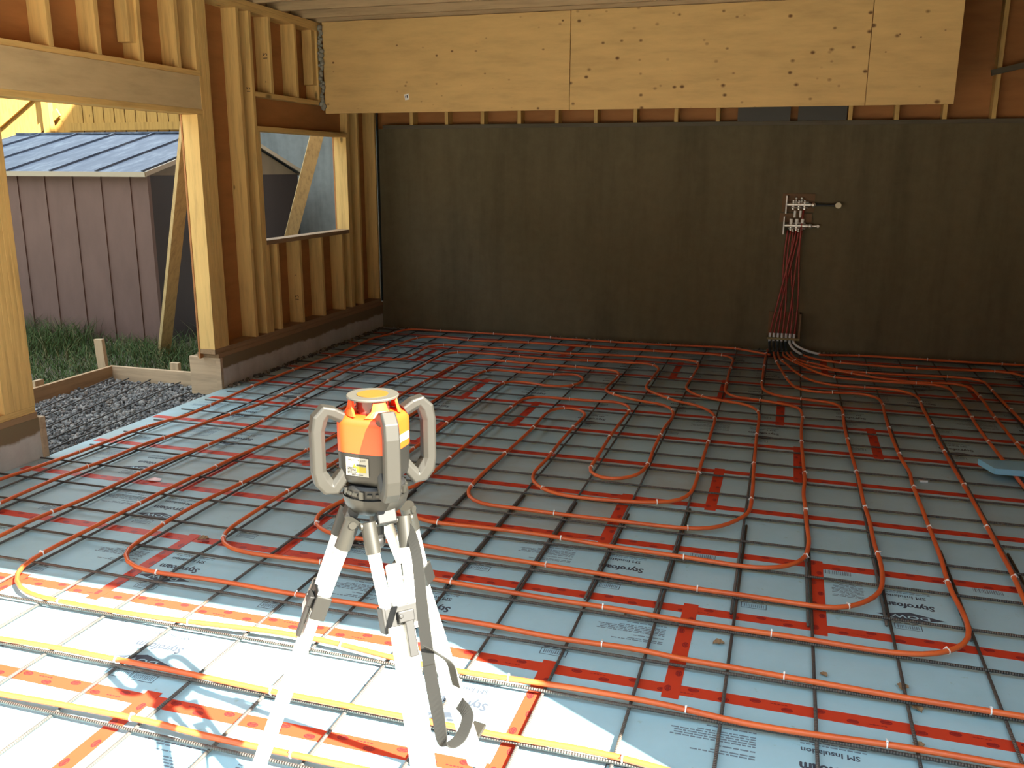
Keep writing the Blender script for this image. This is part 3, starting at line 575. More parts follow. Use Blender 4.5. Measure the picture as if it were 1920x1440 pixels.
# ------------------------------------------------------------------ heating manifold on the back wall
STEEL = mat('nickel', (0.75, 0.72, 0.66), 0.3, 0.7); PLW = mat('white_plastic', (0.8, 0.79, 0.75), 0.45); BLK = mat('black_plastic', (0.02, 0.02, 0.02), 0.5)
BOARD = ply('backing_plywood', (0.17, 0.095, 0.045), False)
tag(MB().box(-0.085, 0.215, YB-0.02, YB-0.001, 1.385, 1.56).build('backing_board', BOARD), 'upper plywood backing board behind the heating manifold', 'backing board')
tag(MB().box(-0.10, 0.20, YB-0.02, YB-0.001, 1.285, 1.372).build('backing_board', BOARD), 'lower plywood backing board behind the heating manifold', 'backing board')
t = thing('heating_manifold', (0.07, YB-0.02, 1.17), 'shiny two bar heating manifold with valves mounted on the back wall', 'manifold')
YM = YB - 0.075
for zc, xa, xb in ((1.455, -0.01, 0.16), (1.255, -0.02, 0.145)):
    h = MB().cyl((xa-0.03, YM, zc), (xb+0.02, YM, zc), 0.018, n=14)
    for dz in (-0.028, 0.026): h.cyl((xa+0.01, YM-0.012, zc+dz), (xb, YM-0.012, zc+dz), 0.006, n=8)
    for j in range(3): h.cyl((xa+0.03+j*0.052, YM, zc-0.045), (xa+0.03+j*0.052, YM, zc+0.04), 0.012, n=10)
    h.build('header_bar', STEEL, t, smooth='auto')
    MB().box(xa-0.042, xa-0.028, YM-0.02, YB-0.0205, zc-0.085, zc+0.085).build('bracket', PLW, t, bevel=0.002)
    MB().sphere((xb+0.045, YM, zc), 0.022, 14, 8).cyl((xb+0.01, YM, zc), (xb+0.05, YM, zc), 0.012).build('ball_valve', STEEL, t, smooth=True)
    e = 0.27 if zc > 1.4 else 0.115
    MB().cyl((xb+0.06, YM, zc), (xb+e, YM, zc), 0.011, n=10).build('outlet_pipe', BLK if zc > 1.4 else STEEL, t, smooth='auto')
    MB().cyl((xb+e, YM-0.02, zc), (xb+e, YM+0.012, zc), 0.028 if zc > 1.4 else 0.014, n=18).build('end_fitting', mat('dull_brass', (0.36, 0.30, 0.2), 0.4, 0.5) if zc > 1.4 else PLW, t, smooth='auto')
for j in range(2):
    x = 0.040 + j*0.052
    MB().cyl((x, YM-0.02, 1.335), (x, YM-0.02, 1.400), 0.0115, n=12).build('flow_meter', PLW, t, smooth='auto')
    MB().sphere((x+0.004, YM-0.02, 1.518), 0.0125, 10, 6).cyl((x+0.004, YM-0.01, 1.47), (x+0.004, YM-0.02, 1.515), 0.007, n=8).build('air_vent', STEEL, t, smooth=True)
    MB().sphere((x-0.008, YM-0.02, 1.205), 0.0125, 10, 6).cyl((x-0.008, YM-0.01, 1.24), (x-0.008, YM-0.02, 1.21), 0.007, n=8).build('drain_cock', STEEL, t, smooth=True)
for j in range(3):
    x = 0.012 + j*0.052
    MB().cyl((x, YM-0.01, 1.283), (x, YM-0.01, 1.322), 0.0165, n=14).build('valve_knob', PLW, t, smooth='auto')
# guide box and bend sleeves
t = thing('guide_box', (0.02, YB-0.06, 0.13), 'small wooden box holding the tube bends at the foot of the back wall', 'box')
MB().box(-0.135, 0.175, YB-0.018, YB-0.001, 0.135, 0.40).build('back_panel', BOARD, t)
MB().box(-0.135, 0.175, YB-0.14, YB-0.0185, 0.135, 0.154).build('bottom_plate', mat('yellow_plywood', (0.25, 0.19, 0.075), 0.7), t)
MB().box(0.157, 0.175, YB-0.14, YB-0.0185, 0.1545, 0.40).build('side_panel', BOARD, t)
SLV = mat('sleeve_grey', (0.62, 0.62, 0.60), 0.4); SLD = mat('sleeve_dark', (0.035, 0.04, 0.04), 0.5)
ends = [(-0.09, 8.88, 0), (-0.055, 8.99, 1), (-0.02, 8.99, 1), (0.03, 9.01, 1), (0.06, 9.02, 1), (0.20, 8.96, 1), (0.37, 9.0, 1)]
YS = YB - 0.10
tops = [(-0.014, 1.21), (0.012, 1.21), (0.040, 1.21), (0.064, 1.21), (0.090, 1.21), (0.116, 1.21), (0.118, 1.41)]
order = [3, 4, 0, 1, 5, 2, 6]
for j in range(7):
    x = -0.110 + 0.0385*j
    pts = [Vector((x, YS, z)) for z in (0.19, 0.165, 0.12)]
    ex, ey, _ = ends[j]
    for k in range(1, 9):
        u = k/8; e = math.sin(u*math.pi/2); pts.append(Vector((x + (ex-x)*(1-math.cos(u*math.pi/2)), YS + (ey-YS)*(1-math.cos(u*math.pi/2)), 0.12 - (0.12-TZ)*e)))
    o = MB().tube(pts, 0.0125, 10, up=(0.3,0.5,0.8)).build('bend_sleeve', SLV if j >= 5 else SLD, smooth=True)
    tag(o, '%s tube bend sleeve below the guide box, %s from the left' % ('pale grey' if j >= 5 else 'dark', ORD[j+1]), 'sleeve', 'bend sleeves under the guide box')
    MB().cyl((x, YS, 0.10), (x, YS, 0.136), 0.0130, n=12).cyl((x, YS, 0.154), (x, YS, 0.196), 0.0130, n=12).build('collar', SLV, o, smooth='auto')
    tx, tz = tops[order[j]]
    pts = []
    for k in range(0, 21):
        u = k/20; s = u*u*(3-2*u)
        pts.append(Vector((x + (tx-x)*s + 0.012*math.sin(u*math.pi*2), YS + (YM-YS)*u + 0.018*math.sin(u*math.pi)*((j % 3)-1), 0.175 + (tz-0.175)*u)))
    tag(MB().tube(pts, 0.0088, 8, up=(0.3,0.9,0.1)).build('riser_tube', PEXR, smooth=True), 'red riser tube between guide box and manifold, %s at its lower end from the left' % ORD[j+1], 'tube', 'red riser tubes on the back wall')

# ------------------------------------------------------------------ rubble along the wall feet
def rubble(n, fn, smin, smax, seed):
    q = random.Random(seed); mb = MB()
    for _ in range(n):
        c = Vector(fn(q)); r = q.uniform(smin, smax)
        dirs = [(1,0,0),(-1,0,0),(0,1,0),(0,-1,0),(0,0,1),(0,0,-1),(.7,.7,.3),(-.7,.6,.3),(.6,-.7,.3),(-.6,-.7,-.3)]
        rot = Matrix.Rotation(q.uniform(0, 6.28), 3, Vector((q.uniform(-1,1), q.uniform(-1,1), q.uniform(-1,1)+1e-3)).normalized())
        t = (1+5**0.5)/2
        ico = [(-1,t,0),(1,t,0),(-1,-t,0),(1,-t,0),(0,-1,t),(0,1,t),(0,-1,-t),(0,1,-t),(t,0,-1),(t,0,1),(-t,0,-1),(-t,0,1)]
        fs = [(0,11,5),(0,5,1),(0,1,7),(0,7,10),(0,10,11),(1,5,9),(5,11,4),(11,10,2),(10,7,6),(7,1,8),(3,9,4),(3,4,2),(3,2,6),(3,6,8),(3,8,9),(4,9,5),(2,4,11),(6,2,10),(8,6,7),(9,8,1)]
        sq = Vector((1, q.uniform(0.6, 1), q.uniform(0.45, 0.85)))
        mb.add([c + rot @ (Vector(v).normalized()*r*q.uniform(0.75, 1.15)*1.0 * sq) for v in ico], fs, q.choice((0, 0, 1, 2)))
    return mb
DIRT = [mat('crumb_dark', (0.07, 0.06, 0.045), 0.95), mat('crumb_brown', (0.16, 0.13, 0.09), 0.95), mat('crumb_grey', (0.25, 0.24, 0.21), 0.95)]
tag(rubble(420, lambda q: (-4.385 + abs(q.gauss(0, 0.022)), q.uniform(6.2, 9.25), 0.006), 0.008, 0.028, 1).build('concrete_crumbs', DIRT), 'loose concrete crumbs along the foot of the left curb', 'rubble', kind='stuff')
tag(rubble(420, lambda q: (q.uniform(-4.3, 3.6), 9.29 - abs(q.gauss(0, 0.02)), 0.006), 0.006, 0.018, 2).build('concrete_crumbs', DIRT), 'loose dark crumbs along the foot of the back wall', 'rubble', kind='stuff')

# ------------------------------------------------------------------ scraps lying on the floor
LEAF = mat('dry_leaf', (0.22, 0.15, 0.08), 0.8)
def leaf(x, y, s, a, label):
    n = 9; vs = []
    for i in range(n):
        u = i/(n-1)
        w = math.sin(u*math.pi)**0.7*0.42*(1 + 0.25*math.sin(i*2.3))
        for e in (-1, 0, 1): vs.append(Vector(((u-0.5)*s, e*w*s, 0.004 + 0.16*s*abs(e) + 0.12*s*math.sin(u*3))))
    fs = [(3*i+j, 3*i+j+1, 3*i+j+4, 3*i+j+3) for i in range(n-1) for j in (0, 1)]
    o = MB().add(vs, fs).xf(Matrix.Translation((x, y, 0)) @ Matrix.Rotation(a, 4, 'Z')).build('dry_leaf', LEAF)
    md = o.modifiers.new('thick', 'SOLIDIFY'); md.thickness = 0.0012
    tag(o, label, 'leaf', 'dry leaf scraps on the foam')
for x, y, s, a, lab in ((-0.145, 3.21, 0.045, 0.3, 'dry leaf beside the wide cross tape right of the tripod'), (0.50, 3.095, 0.045, 1.2, 'dry leaf beside a rebar at the lower right, upper of a close pair'),
    (0.53, 2.975, 0.05, 2.2, 'dry leaf beside a rebar at the lower right, lower of a close pair'), (0.73, 2.995, 0.05, 0.2, 'dry leaf under a tube near the right edge'),
    (0.51, 2.755, 0.04, 1.9, 'dry leaf at the crossing of rebar and the nearest right hand tube'), (-0.52, 3.34, 0.035, 0.8, 'dry leaf at a rebar crossing right of the strap'),
    (-2.64, 3.46, 0.055, 0.4, 'dry leaf on the tape left of the tripod leg'), (0.235, 3.10, 0.03, 2.5, 'dry leaf at the foot of the cross tape under the right tubes'),
    (-2.55, 4.62, 0.06, 0.2, 'dry leaf on the foam left of the laser handle')): leaf(x, y, s, a, lab)
tag(MB().obox((0.86, 5.47, 0.007), (1,0.2,0), (-0.2,1,0), (0,0,1), 0.022, 0.014, 0.006).build('white_scrap', PLW), 'small white scrap lying on the foam right of centre', 'scrap')
tag(MB().add([(-3.49,4.10,0.004),(-3.44,4.085,0.012),(-3.40,4.11,0.005),(-3.41,4.14,0.009),(-3.45,4.13,0.016),(-3.49,4.135,0.004)], [(0,1,4,5),(1,2,3,4)]).build('candy_wrapper', mat('pink_foil', (0.75,0.55,0.55), 0.4)), 'crumpled pale wrapper lying on the red tape at the left', 'wrapper')
tag(MB().add([(1.19,5.735,0.02),(1.25,5.565,0.02),(2.00,5.60,0.02),(2.00,5.83,0.02),(1.19,5.735,0.055),(1.25,5.565,0.055),(2.00,5.60,0.055),(2.00,5.83,0.055)], [(3,2,1,0),(4,5,6,7),(0,1,5,4),(1,2,6,5),(2,3,7,6),(3,0,4,7)]).xf(Matrix.Translation((0,0,0.0365))).build('foam_offcut', FOAM2), 'bright blue pointed foam offcut lying across the tubes at the right edge', 'foam offcut')

# ------------------------------------------------------------------ outside the side doorway
GZ = -0.10
q = random.Random(11)
DIRTM = mat('soil', (0.10, 0.09, 0.06), 0.95)
structure(MB().box(-16, -4.406, 4.286, 6.184, -0.459, GZ-0.05).box(-16, -4.681, 1.44, 16, -0.4591, GZ-0.0502).box(-16, -5.76, 1.44, 16, GZ-0.0499, GZ).box(-5.7599, -4.681, 6.465, 16, GZ-0.0499, GZ).build('ground', DIRTM), 'soil beside the house')
GRV = [mat('gravel_grey', (0.13, 0.13, 0.125), 0.85), mat('gravel_dark', (0.07, 0.07, 0.07), 0.85), mat('gravel_pale', (0.24, 0.23, 0.21), 0.85)]
gv = rubble(6200, lambda q: (q.uniform(-5.70, -4.415), q.uniform(4.33, 6.40), -0.075 + q.uniform(-0.012, 0.014)), 0.008, 0.026, 4)
gv.box(-5.71, -4.406, 4.32, 6.42, -0.149, -0.080, 1)
tag(gv.build('gravel_bed', GRV), 'bed of crushed grey gravel inside the form boards at the side doorway', 'gravel', kind='stuff')
for i, (a, b) in enumerate((((-5.28, 4.6), (-5.66, 6.36)), ((-5.11, 4.5), (-5.50, 6.37)), ((-4.90, 4.45), (-5.28, 6.38)), ((-4.72, 4.45), (-4.97, 6.38)), ((-4.57, 4.45), (-4.68, 6.12)))):
    rebar((a[0], a[1], -0.035), (b[0], b[1], -0.035), RBY, 'dark rebar lying on the gravel pad, %s from the outer form board' % ORD[i+1], 'rebars on the gravel pad')
t = MB().box(-5.755, -5.717, 3.6, 6.462, -0.0995, 0.048).build('form_board', WFORMY, bevel=0.002)
tag(t, 'brown form board along the outer side of the gravel pad', 'form board')
tag(MB().box(-5.7165, -4.692, 6.424, 6.462, -0.0995, 0.048).build('form_board', WFORMX, bevel=0.002), 'pale form board along the far end of the gravel pad', 'form board')
def stake(x, y, z, lean, label):
    tag(MB().obox((x+lean*0.5, y, (z-0.16)/2), (1,0,-lean), (0,1,0), (lean,0,1), 0.044, 0.019, (z+0.16)/2).build('stake', WOUT, bevel=0.002), label, 'stake', 'form stakes around the gravel pad')
stake(-5.84, 6.487, 0.275, -0.06, 'tallest wooden stake standing behind the form board corner')
stake(-5.09, 6.487, 0.110, 0.0, 'short wooden stake behind the far form board beside the doorway jamb')
tag(MB().box(-5.795, -5.757, 5.60, 5.69, -0.16, 0.092).build('stake', WOUT, bevel=0.002), 'short wooden stake outside the brown form board at the left', 'stake', 'form stakes around the gravel pad')
# braces against the wall
WB = wood('brace_lumber', (0.52, 0.38, 0.18), 'z')
def brace(a, b, label, side):
    tag(MB().bar(a, b, 0.14, 0.038, side).build('brace', WB, bevel=0.002), label, 'brace', 'braces leaning on the outside of the left wall')
brace((-6.10, 7.60, GZ-0.04), (-4.64, 6.47, 2.63), 'wooden brace leaning outside, seen through the side doorway', (0.15, 1, 0))
brace((-6.22, 9.77, GZ-0.04), (-4.66, 8.79, 2.70), 'wooden brace leaning outside, seen through the window', (1, 0.55, 0))

# grass
mb = MB(); q = random.Random(21)
def blade(x, y, h):
    a = q.uniform(0, 6.28); w = q.uniform(0.003, 0.006); lx, ly = q.gauss(0, 0.7)*h, q.gauss(0, 0.7)*h
    dx, dy = math.cos(a)*w, math.sin(a)*w
    mb.add([(x-dx, y-dy, GZ-0.01), (x+dx, y+dy, GZ-0.01), (x+dx*0.6+lx*0.4, y+dy*0.6+ly*0.4, GZ+h*0.6), (x-dx*0.6+lx*0.4, y-dy*0.6+ly*0.4, GZ+h*0.6), (x+lx, y+ly, GZ+h)], [(0,1,2,3), (3,2,4)], q.choice((0,0,0,1,1,2)))
n = 0
while n < 22000:
    x = q.uniform(-9.8, -4.75); y = q.uniform(4.2, 7.85)
    if x > -5.80 and y < 6.50: continue
    if x > -4.9 and y < 6.6: continue
    h = q.uniform(0.04, 0.12) * (1.0 + 0.8*max(0, (y-6.8))) * (1.9 if x < -7.0 else 1.0)
    blade(x, y, min(h, 0.34)); n += 1
for _ in range(900): blade(q.uniform(-6.2, -4.75), q.uniform(6.9, 9.6), q.uniform(0.1, 0.3))
tag(mb.build('grass', [mat('grass_green', (0.050, 0.095, 0.020), 0.85), mat('grass_dark', (0.028, 0.058, 0.012), 0.85), mat('grass_dry', (0.13, 0.125, 0.05), 0.85)]), 'rough green grass between the gravel pad and the shed', 'grass', kind='stuff')

# ------------------------------------------------------------------ shed
SHX0, SHX1, SHY0, SHY1, EZ, RZ, RY = -9.45, -6.29, 7.83, 10.80, 1.70, 2.185, 9.48
def siding(name, col):
    m = mat(name, col, 0.55, 0.0, 0.3); t = NT(m); f = t.noise(t.coords((2,2,0.8)), 2.5, 5)
    t.out(t.ramp(f, [(0.3, tuple(x*0.88 for x in col)), (0.7, tuple(x*1.1 for x in col))])); return m
MAU = siding('mauve_metal', (0.130, 0.080, 0.066)); TAN = siding('tan_metal', (0.16, 0.125, 0.075)); MDK = siding('brown_metal_shaded', (0.026, 0.016, 0.012))  # MDK: brown siding darkened to stand in for shade between shed and house
def roof_mat():
    m = mat('roof_metal', (0.36, 0.43, 0.55), 0.6, 0.0, 0.3); t = NT(m)
    f = t.noise(t.coords((5, 1.2, 5), rand=False), 1.6, 6, 0.7)
    t.out(t.ramp(f, [(0.3, (0.045, 0.065, 0.105)), (0.5, (0.07, 0.095, 0.14)), (0.72, (0.17, 0.21, 0.25))])); return m
ROOFM = roof_mat(); TRIM = mat('cream_trim', (0.34, 0.30, 0.22), 0.5)
t = thing('shed', (-7.87, 9.3, GZ), 'mauve metal garden shed with blue grey standing seam roof beyond the side doorway', 'shed')
w = MB().box(SHX0, SHX1, SHY0, SHY0+0.03, GZ, EZ)
for x in [-6.145 - 0.3615*k for k in range(10)]:
    if SHX0 < x < SHX1: w.box(x-0.012, x+0.012, SHY0-0.014, SHY0, GZ, EZ)
w.box(SHX1-0.04, SHX1+0.006, SHY0-0.006, SHY0+0.04, GZ, EZ)
w.build('front_wall', MAU, t)
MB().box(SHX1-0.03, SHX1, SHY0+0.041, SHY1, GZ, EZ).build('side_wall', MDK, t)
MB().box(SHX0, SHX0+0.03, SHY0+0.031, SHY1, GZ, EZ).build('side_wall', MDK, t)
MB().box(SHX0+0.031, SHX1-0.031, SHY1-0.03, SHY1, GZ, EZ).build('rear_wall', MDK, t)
for x in (SHX1-0.025, SHX0):
    MB().add([(x,SHY0,EZ+0.001),(x,SHY1,EZ+0.001),(x,RY,RZ-0.04),(x+0.025,SHY0,EZ+0.001),(x+0.025,SHY1,EZ+0.001),(x+0.025,RY,RZ-0.04)], [(0,2,1),(3,4,5),(0,1,4,3),(1,2,5,4),(2,0,3,5)]).build('gable', TAN, t)
ex = 0.06
EY0, EY1 = SHY0-0.09, SHY1+0.05
for side, y0 in (('front', EY0), ('rear', EY1)):
    z0 = EZ + 0.035
    r = MB(); X_0, X_1 = SHX0-ex, SHX1+ex
    r.add([(X_0,y0,z0),(X_1,y0,z0),(X_1,RY,RZ),(X_0,RY,RZ),(X_0,y0,z0-0.02),(X_1,y0,z0-0.02),(X_1,RY,RZ-0.02),(X_0,RY,RZ-0.02)], [(0,1,2,3),(7,6,5,4),(0,4,5,1),(1,5,6,2),(2,6,7,3),(3,7,4,0)])
    x = -6.80
    o = r.build('roof_slope', ROOFM, t)
    sm = MB()
    for xx in (-6.27, -6.84, -7.42, -7.99, -8.56, -9.13): sm.bar((xx, y0, z0+0.008), (xx, RY, RZ+0.008), 0.022, 0.026, (1,0,0))
    sm.build('roof_seams', ROOFM, o)
    MB().bar((X_0, y0, z0-0.022), (X_1, y0, z0-0.022), 0.03, 0.05, (0,1,0)).build('eave_trim', TRIM, t)
    for xx in (X_0, X_1): MB().bar((xx, y0, z0-0.018), (xx, RY, RZ-0.018), 0.02, 0.045, (1,0,0)).build('rake_trim', TRIM, t)
MB().box(SHX0-ex, SHX1+ex, RY-0.05, RY+0.05, RZ-0.005, RZ+0.018).build('ridge_cap', ROOFM, t)
MB().box(SHX0, SHX1, SHY0-0.012, SHY0-0.0005, GZ, GZ+0.035).build('base_trim', TRIM, t)

# ------------------------------------------------------------------ fence and wall far outside
FY = 12.5
t = thing('fence', (-11.2, FY, GZ), 'tall yellow cedar board fence far behind the shed', 'fence')
f = MB(); x = -15.5; q = random.Random(31)
while x < -7.9:
    wd = 0.185 if x > -11.5 else 0.203
    f.box(x, x+wd, FY, FY+0.02, GZ, 3.55); x += 0.206
f.build('board_panel', WCEDAR, t)
MB().box(-15.5, -7.9, FY+0.0205, FY+0.04, GZ, 3.5).build('slot_shade_panel', mat('slot_shade_backing', (0.10, 0.065, 0.03), 0.9), t)  # dark sheet added so the slots between boards look shaded
for z0, z1 in ((0.3, 0.42), (2.365, 2.485), (3.3, 3.42)): MB().box(-11.47, -7.9, FY-0.045, FY-0.001, z0, z1).build('rail', WCEDAR, t)
for x in (-11.80, -14.2, -8.2): MB().box(x-0.07, x+0.07, FY-0.14, FY-0.046, GZ, 3.55).build('post', WCEDAR, t)
MB().bar((-13.1, FY-0.05, 2.36), (-12.05, FY-0.05, 2.98), 0.13, 0.04, (0,0,1)).build('diagonal_brace', WCEDAR, t)
MB().bar((-12.35, FY-0.05, 2.20), (-11.62, FY-0.05, 2.66), 0.13, 0.04, (0,0,1)).build('diagonal_brace', WCEDAR, t)
tag(MB().box(-7.85, -4.62, 11.35, 11.6, GZ, 3.1).build('concrete_wall', CONC2), 'tall pale concrete wall seen through the window beyond the shed', 'wall')

# ------------------------------------------------------------------ tripod
AX = Vector((-0.84, 1.71, 0))
ALU = mat('white_aluminium', (0.82, 0.81, 0.74), 0.4, 0.0, 0.5); ALD = mat('grey_cast', (0.016, 0.0155, 0.013), 0.5); BLKR = mat('black_rubber', (0.010, 0.010, 0.010), 0.5); CHR = mat('zinc', (0.6, 0.6, 0.57), 0.3, 0.8); GREY = mat('grip_grey', (0.022, 0.021, 0.017), 0.5)
def S(u, v, w): return AX + Vector((u, v, w))
tri = thing('tripod', (AX.x, AX.y, 0), 'white aluminium tripod with black head standing over the near tubes', 'tripod')
# head bowl and slotted ring
bowl = MB().lathe([(0.001, 1.040), (0.046, 1.040), (0.058, 1.046), (0.068, 1.060), (0.0725, 1.076), (0.0725, 1.083), (0.001, 1.083)], (AX.x, AX.y, 0), 40)
bowl.build('head_bowl', ALD, tri, smooth='auto')
MB().lathe([(0.001, 1.0835), (0.066, 1.0835), (0.066, 1.104), (0.060, 1.110), (0.001, 1.110)], (AX.x, AX.y, 0), 40).build('clamp_ring', BLKR, tri, smooth='auto')
lug = MB()
for i in range(24):
    a = 2*math.pi*i/24; lug.obox(S(0.0675*math.cos(a), 0.0675*math.sin(a), 1.094), (math.cos(a), math.sin(a), 0), (-math.sin(a), math.cos(a), 0), (0,0,1), 0.0035, 0.0052, 0.0032 if i % 3 else 0.008)
lug.build('ring_lugs', GREY, tri)
MB().cyl(S(0,0,0.965), S(0,0,1.0395), 0.016, n=16).sphere(S(0,0,0.962), 0.019, 16, 10).build('centre_screw', BLKR, tri, smooth='auto')
def leg(foot, clamp_t, lever_side, which):
    f = Vector(foot); d2 = (Vector((f.x, f.y, 0)) - AX).normalized()
    top = AX + d2*0.058 + Vector((0,0,1.035)); sd = Vector((-d2.y, d2.x, 0)); ax = (f - top).normalized(); nrm = ax.cross(sd).normalized()
    if nrm.dot(d2) < 0: nrm = -nrm
    L = (f - top).length; P = lambda t, s=0.0, n=0.0: top + ax*(L*t) + sd*s + nrm*n
    lg = MB()
    for s in (-1, 1): lg.sweep([P(0.045, s*0.040), P(clamp_t+0.03, s*0.026)], [(0.0135*math.cos(a), 0.015*math.sin(a)) for a in [2*math.pi*i/12 for i in range(12)]], up=tuple(nrm))
    lo = lg.build('leg', ALU, tri, smooth='auto')
    for s in (-1, 1):
        MB().sweep([P(0.0, s*0.041), P(0.062, s*0.0385)], [(0.0165*math.cos(a), 0.018*math.sin(a)) for a in [2*math.pi*i/14 for i in range(14)]], up=tuple(nrm)).build('hinge_cap', GREY, lo, smooth='auto')
    MB().cyl(P(0.006, -0.056), P(0.006, 0.056), 0.006, n=12).cyl(P(0.006, 0.0555), P(0.006, 0.060), 0.0085, n=12).cyl(P(0.006, -0.060), P(0.006, -0.0555), 0.0085, n=12).build('hinge_bolt', GREY, lo, smooth='auto')
    MB().obox(P(-0.012), sd, nrm, ax, 0.022, 0.014, 0.022).build('hinge_block', BLKR, lo, bevel=0.003)
    MB().obox(P(clamp_t), sd, nrm, ax, 0.040, 0.015, 0.021).obox(P(clamp_t+0.004, -0.041), sd, nrm, ax, 0.004, 0.017, 0.028).obox(P(clamp_t+0.004, 0.041), sd, nrm, ax, 0.004, 0.017, 0.028).build('clamp', mat('clamp_grey', (0.012, 0.012, 0.011), 0.5), lo, bevel=0.002)
    lv = MB().obox(P(clamp_t+0.042, 0.010, 0.021), sd, nrm, ax, 0.010, 0.005, 0.044).obox(P(clamp_t+0.002, 0.005, 0.021), sd, nrm, ax, 0.018, 0.006, 0.012).cyl(P(clamp_t, -0.008, 0.016), P(clamp_t, -0.008, 0.031), 0.005)
    lv.build('quick_lever', BLKR, lo, bevel=0.002)
    ext = MB().obox(P((0.06+0.86)/2+0.03), sd, nrm, ax, 0.0155, 0.010, L*0.40)
    ext.obox(P((clamp_t+0.03+0.90)/2), sd, nrm, ax, 0.026, 0.012, L*(0.90-clamp_t-0.03)/2)
    eo = ext.build('extension', ALU, lo, bevel=0.004)
    sp = MB().sweep([P(0.895), P(1.0)], [(0.016*math.cos(a), 0.014*math.sin(a)) for a in [2*math.pi*i/12 for i in range(12)]], up=tuple(nrm))
    sp.build('foot', BLKR, lo, smooth='auto')
    MB().obox(P(0.80, 0.0, 0.03), sd, nrm, ax, 0.020, 0.034, 0.004).obox(P(0.81, 0.0, 0.012), sd, nrm, ax, 0.014, 0.012, 0.018).build('foot_pedal', GREY, lo, bevel=0.002)
    return P
P1 = leg((-1.22, 1.45, 0.006), 0.19, 1, 1)
P2 = leg((-0.53, 1.41, 0.006), 0.19, 1, 2)
P3 = leg((-0.74, 2.16, 0.006), 0.19, 1, 3)
# side lever of the left leg
a = P1(0.185, -0.055); MB().cyl(P1(0.185, -0.05), P1(0.185, -0.075), 0.013, n=14).sweep([P1(0.185,-0.068), P1(0.20,-0.078,0.004), P1(0.245,-0.082,0.006), P1(0.262,-0.080,0.0)], [(0.009,0.006),(-0.009,0.006),(-0.009,-0.006),(0.009,-0.006)], up=tuple((P1(0.2,0,1)-P1(0.2)))).build('side_lever', CHR, tri, smooth='auto')
# strap
def ribbon(pts, w, name):
    pts = [Vector(p) for p in pts]; fine = []
    for i in range(len(pts)-1):
        a, b, c, d = pts[max(i-1,0)], pts[i], pts[i+1], pts[min(i+2,len(pts)-1)]
        for k in range(8):
            t = k/8; fine.append(0.5*((2*b) + (c-a)*t + (2*a-5*b+4*c-d)*t*t + (3*b-a-3*c+d)*t**3))
    fine.append(pts[-1])
    sdv = Vector((0.75, -0.35, 0.1)).normalized(); vs = []
    for i, p in enumerate(fine):
        d = (fine[min(i+1,len(fine)-1)] - fine[max(i-1,0)]).normalized()
        s = (sdv - d*sdv.dot(d)); s = s.normalized()
        if i and s.dot(prev) < 0: s = -s
        prev = s; n = d.cross(s)
        vs += [p + s*w/2 + n*0.001, p - s*w/2 + n*0.001, p - s*w/2 - n*0.001, p + s*w/2 - n*0.001]
    fs = [(4*i+j, 4*i+(j+1) % 4, 4*i+4+(j+1) % 4, 4*i+4+j) for i in range(len(fine)-1) for j in range(4)]
    return MB().add(vs, fs).build(name, mat('strap_webbing', (0.013, 0.013, 0.011), 0.85), tri)
ribbon([(-0.772, 1.70, 1.02), (-0.744, 1.679, 1.005), (-0.707, 1.626, 0.972), (-0.643, 1.501, 0.915), (-0.588, 1.398, 0.868), (-0.541, 1.319, 0.835), (-0.512, 1.278, 0.802), (-0.493, 1.303, 0.800), (-0.488, 1.332, 0.826), (-0.510, 1.350, 0.838)], 0.026, 'carry_strap')
ribbon([(-0.610, 1.43, 0.888), (-0.584, 1.425, 0.883), (-0.563, 1.440, 0.858), (-0.558, 1.450, 0.820), (-0.556, 1.455, 0.800)], 0.020, 'strap_tail')

# ------------------------------------------------------------------ rotating laser
def plastic(name, col, rough=0.35): return mat(name, col, rough, 0, 0.5)
ORG1 = plastic('laser_orange', (0.82, 0.062, 0.007), 0.42); RED = plastic('laser_red', (0.55, 0.035, 0.02)); BODY = plastic('laser_grey', (0.010, 0.0098, 0.0085), 0.5); HAND = plastic('laser_handle_grey', (0.019, 0.018, 0.0145), 0.55)
LID = plastic('laser_disc', (0.060, 0.058, 0.048), 0.5); LIDY = plastic('laser_disc_yellow', (0.13, 0.064, 0.008), 0.5); GLASS = plastic('laser_window', (0.10, 0.025, 0.02), 0.15)
LZ = 1.1105
las = thing('rotating_laser', (AX.x, AX.y, LZ), 'orange and grey rotating laser level with four grip handles on the tripod', 'laser level')
HA = [R(-48), R(42), R(132), R(222)]
def rsq(r, z, k=0.88, n=48):
    """rounded square ring, flats between the handles"""
    out = []
    for i in range(n):
        a = 2*math.pi*i/n; b = a - HA[0] + math.pi/4
        c, s = abs(math.cos(b)), abs(math.sin(b)); e = 5.0
        rr = r/((c**e + s**e)**(1/e))
        out.append(AX + Vector((rr*math.cos(a), rr*math.sin(a), z)))
    return out
def loft(rings, name, m, parent, capb=True, capt=True, smooth='auto'):
    vs = [v for r in rings for v in r]; n = len(rings[0]); fs = []
    for k in range(len(rings)-1):
        for i in range(n): fs.append((k*n+i, k*n+(i+1) % n, (k+1)*n+(i+1) % n, (k+1)*n+i))
    if capb: fs.append(tuple(range(n-1, -1, -1)))
    if capt: fs.append(tuple(range((len(rings)-1)*n, len(rings)*n)))
    return MB().add(vs, fs).build(name, m, parent, smooth=smooth)
loft([rsq(0.050, LZ+0.0005), rsq(0.062, LZ+0.012), rsq(0.0645, LZ+0.022), rsq(0.0650, LZ+0.076)], 'lower_body', BODY, las)
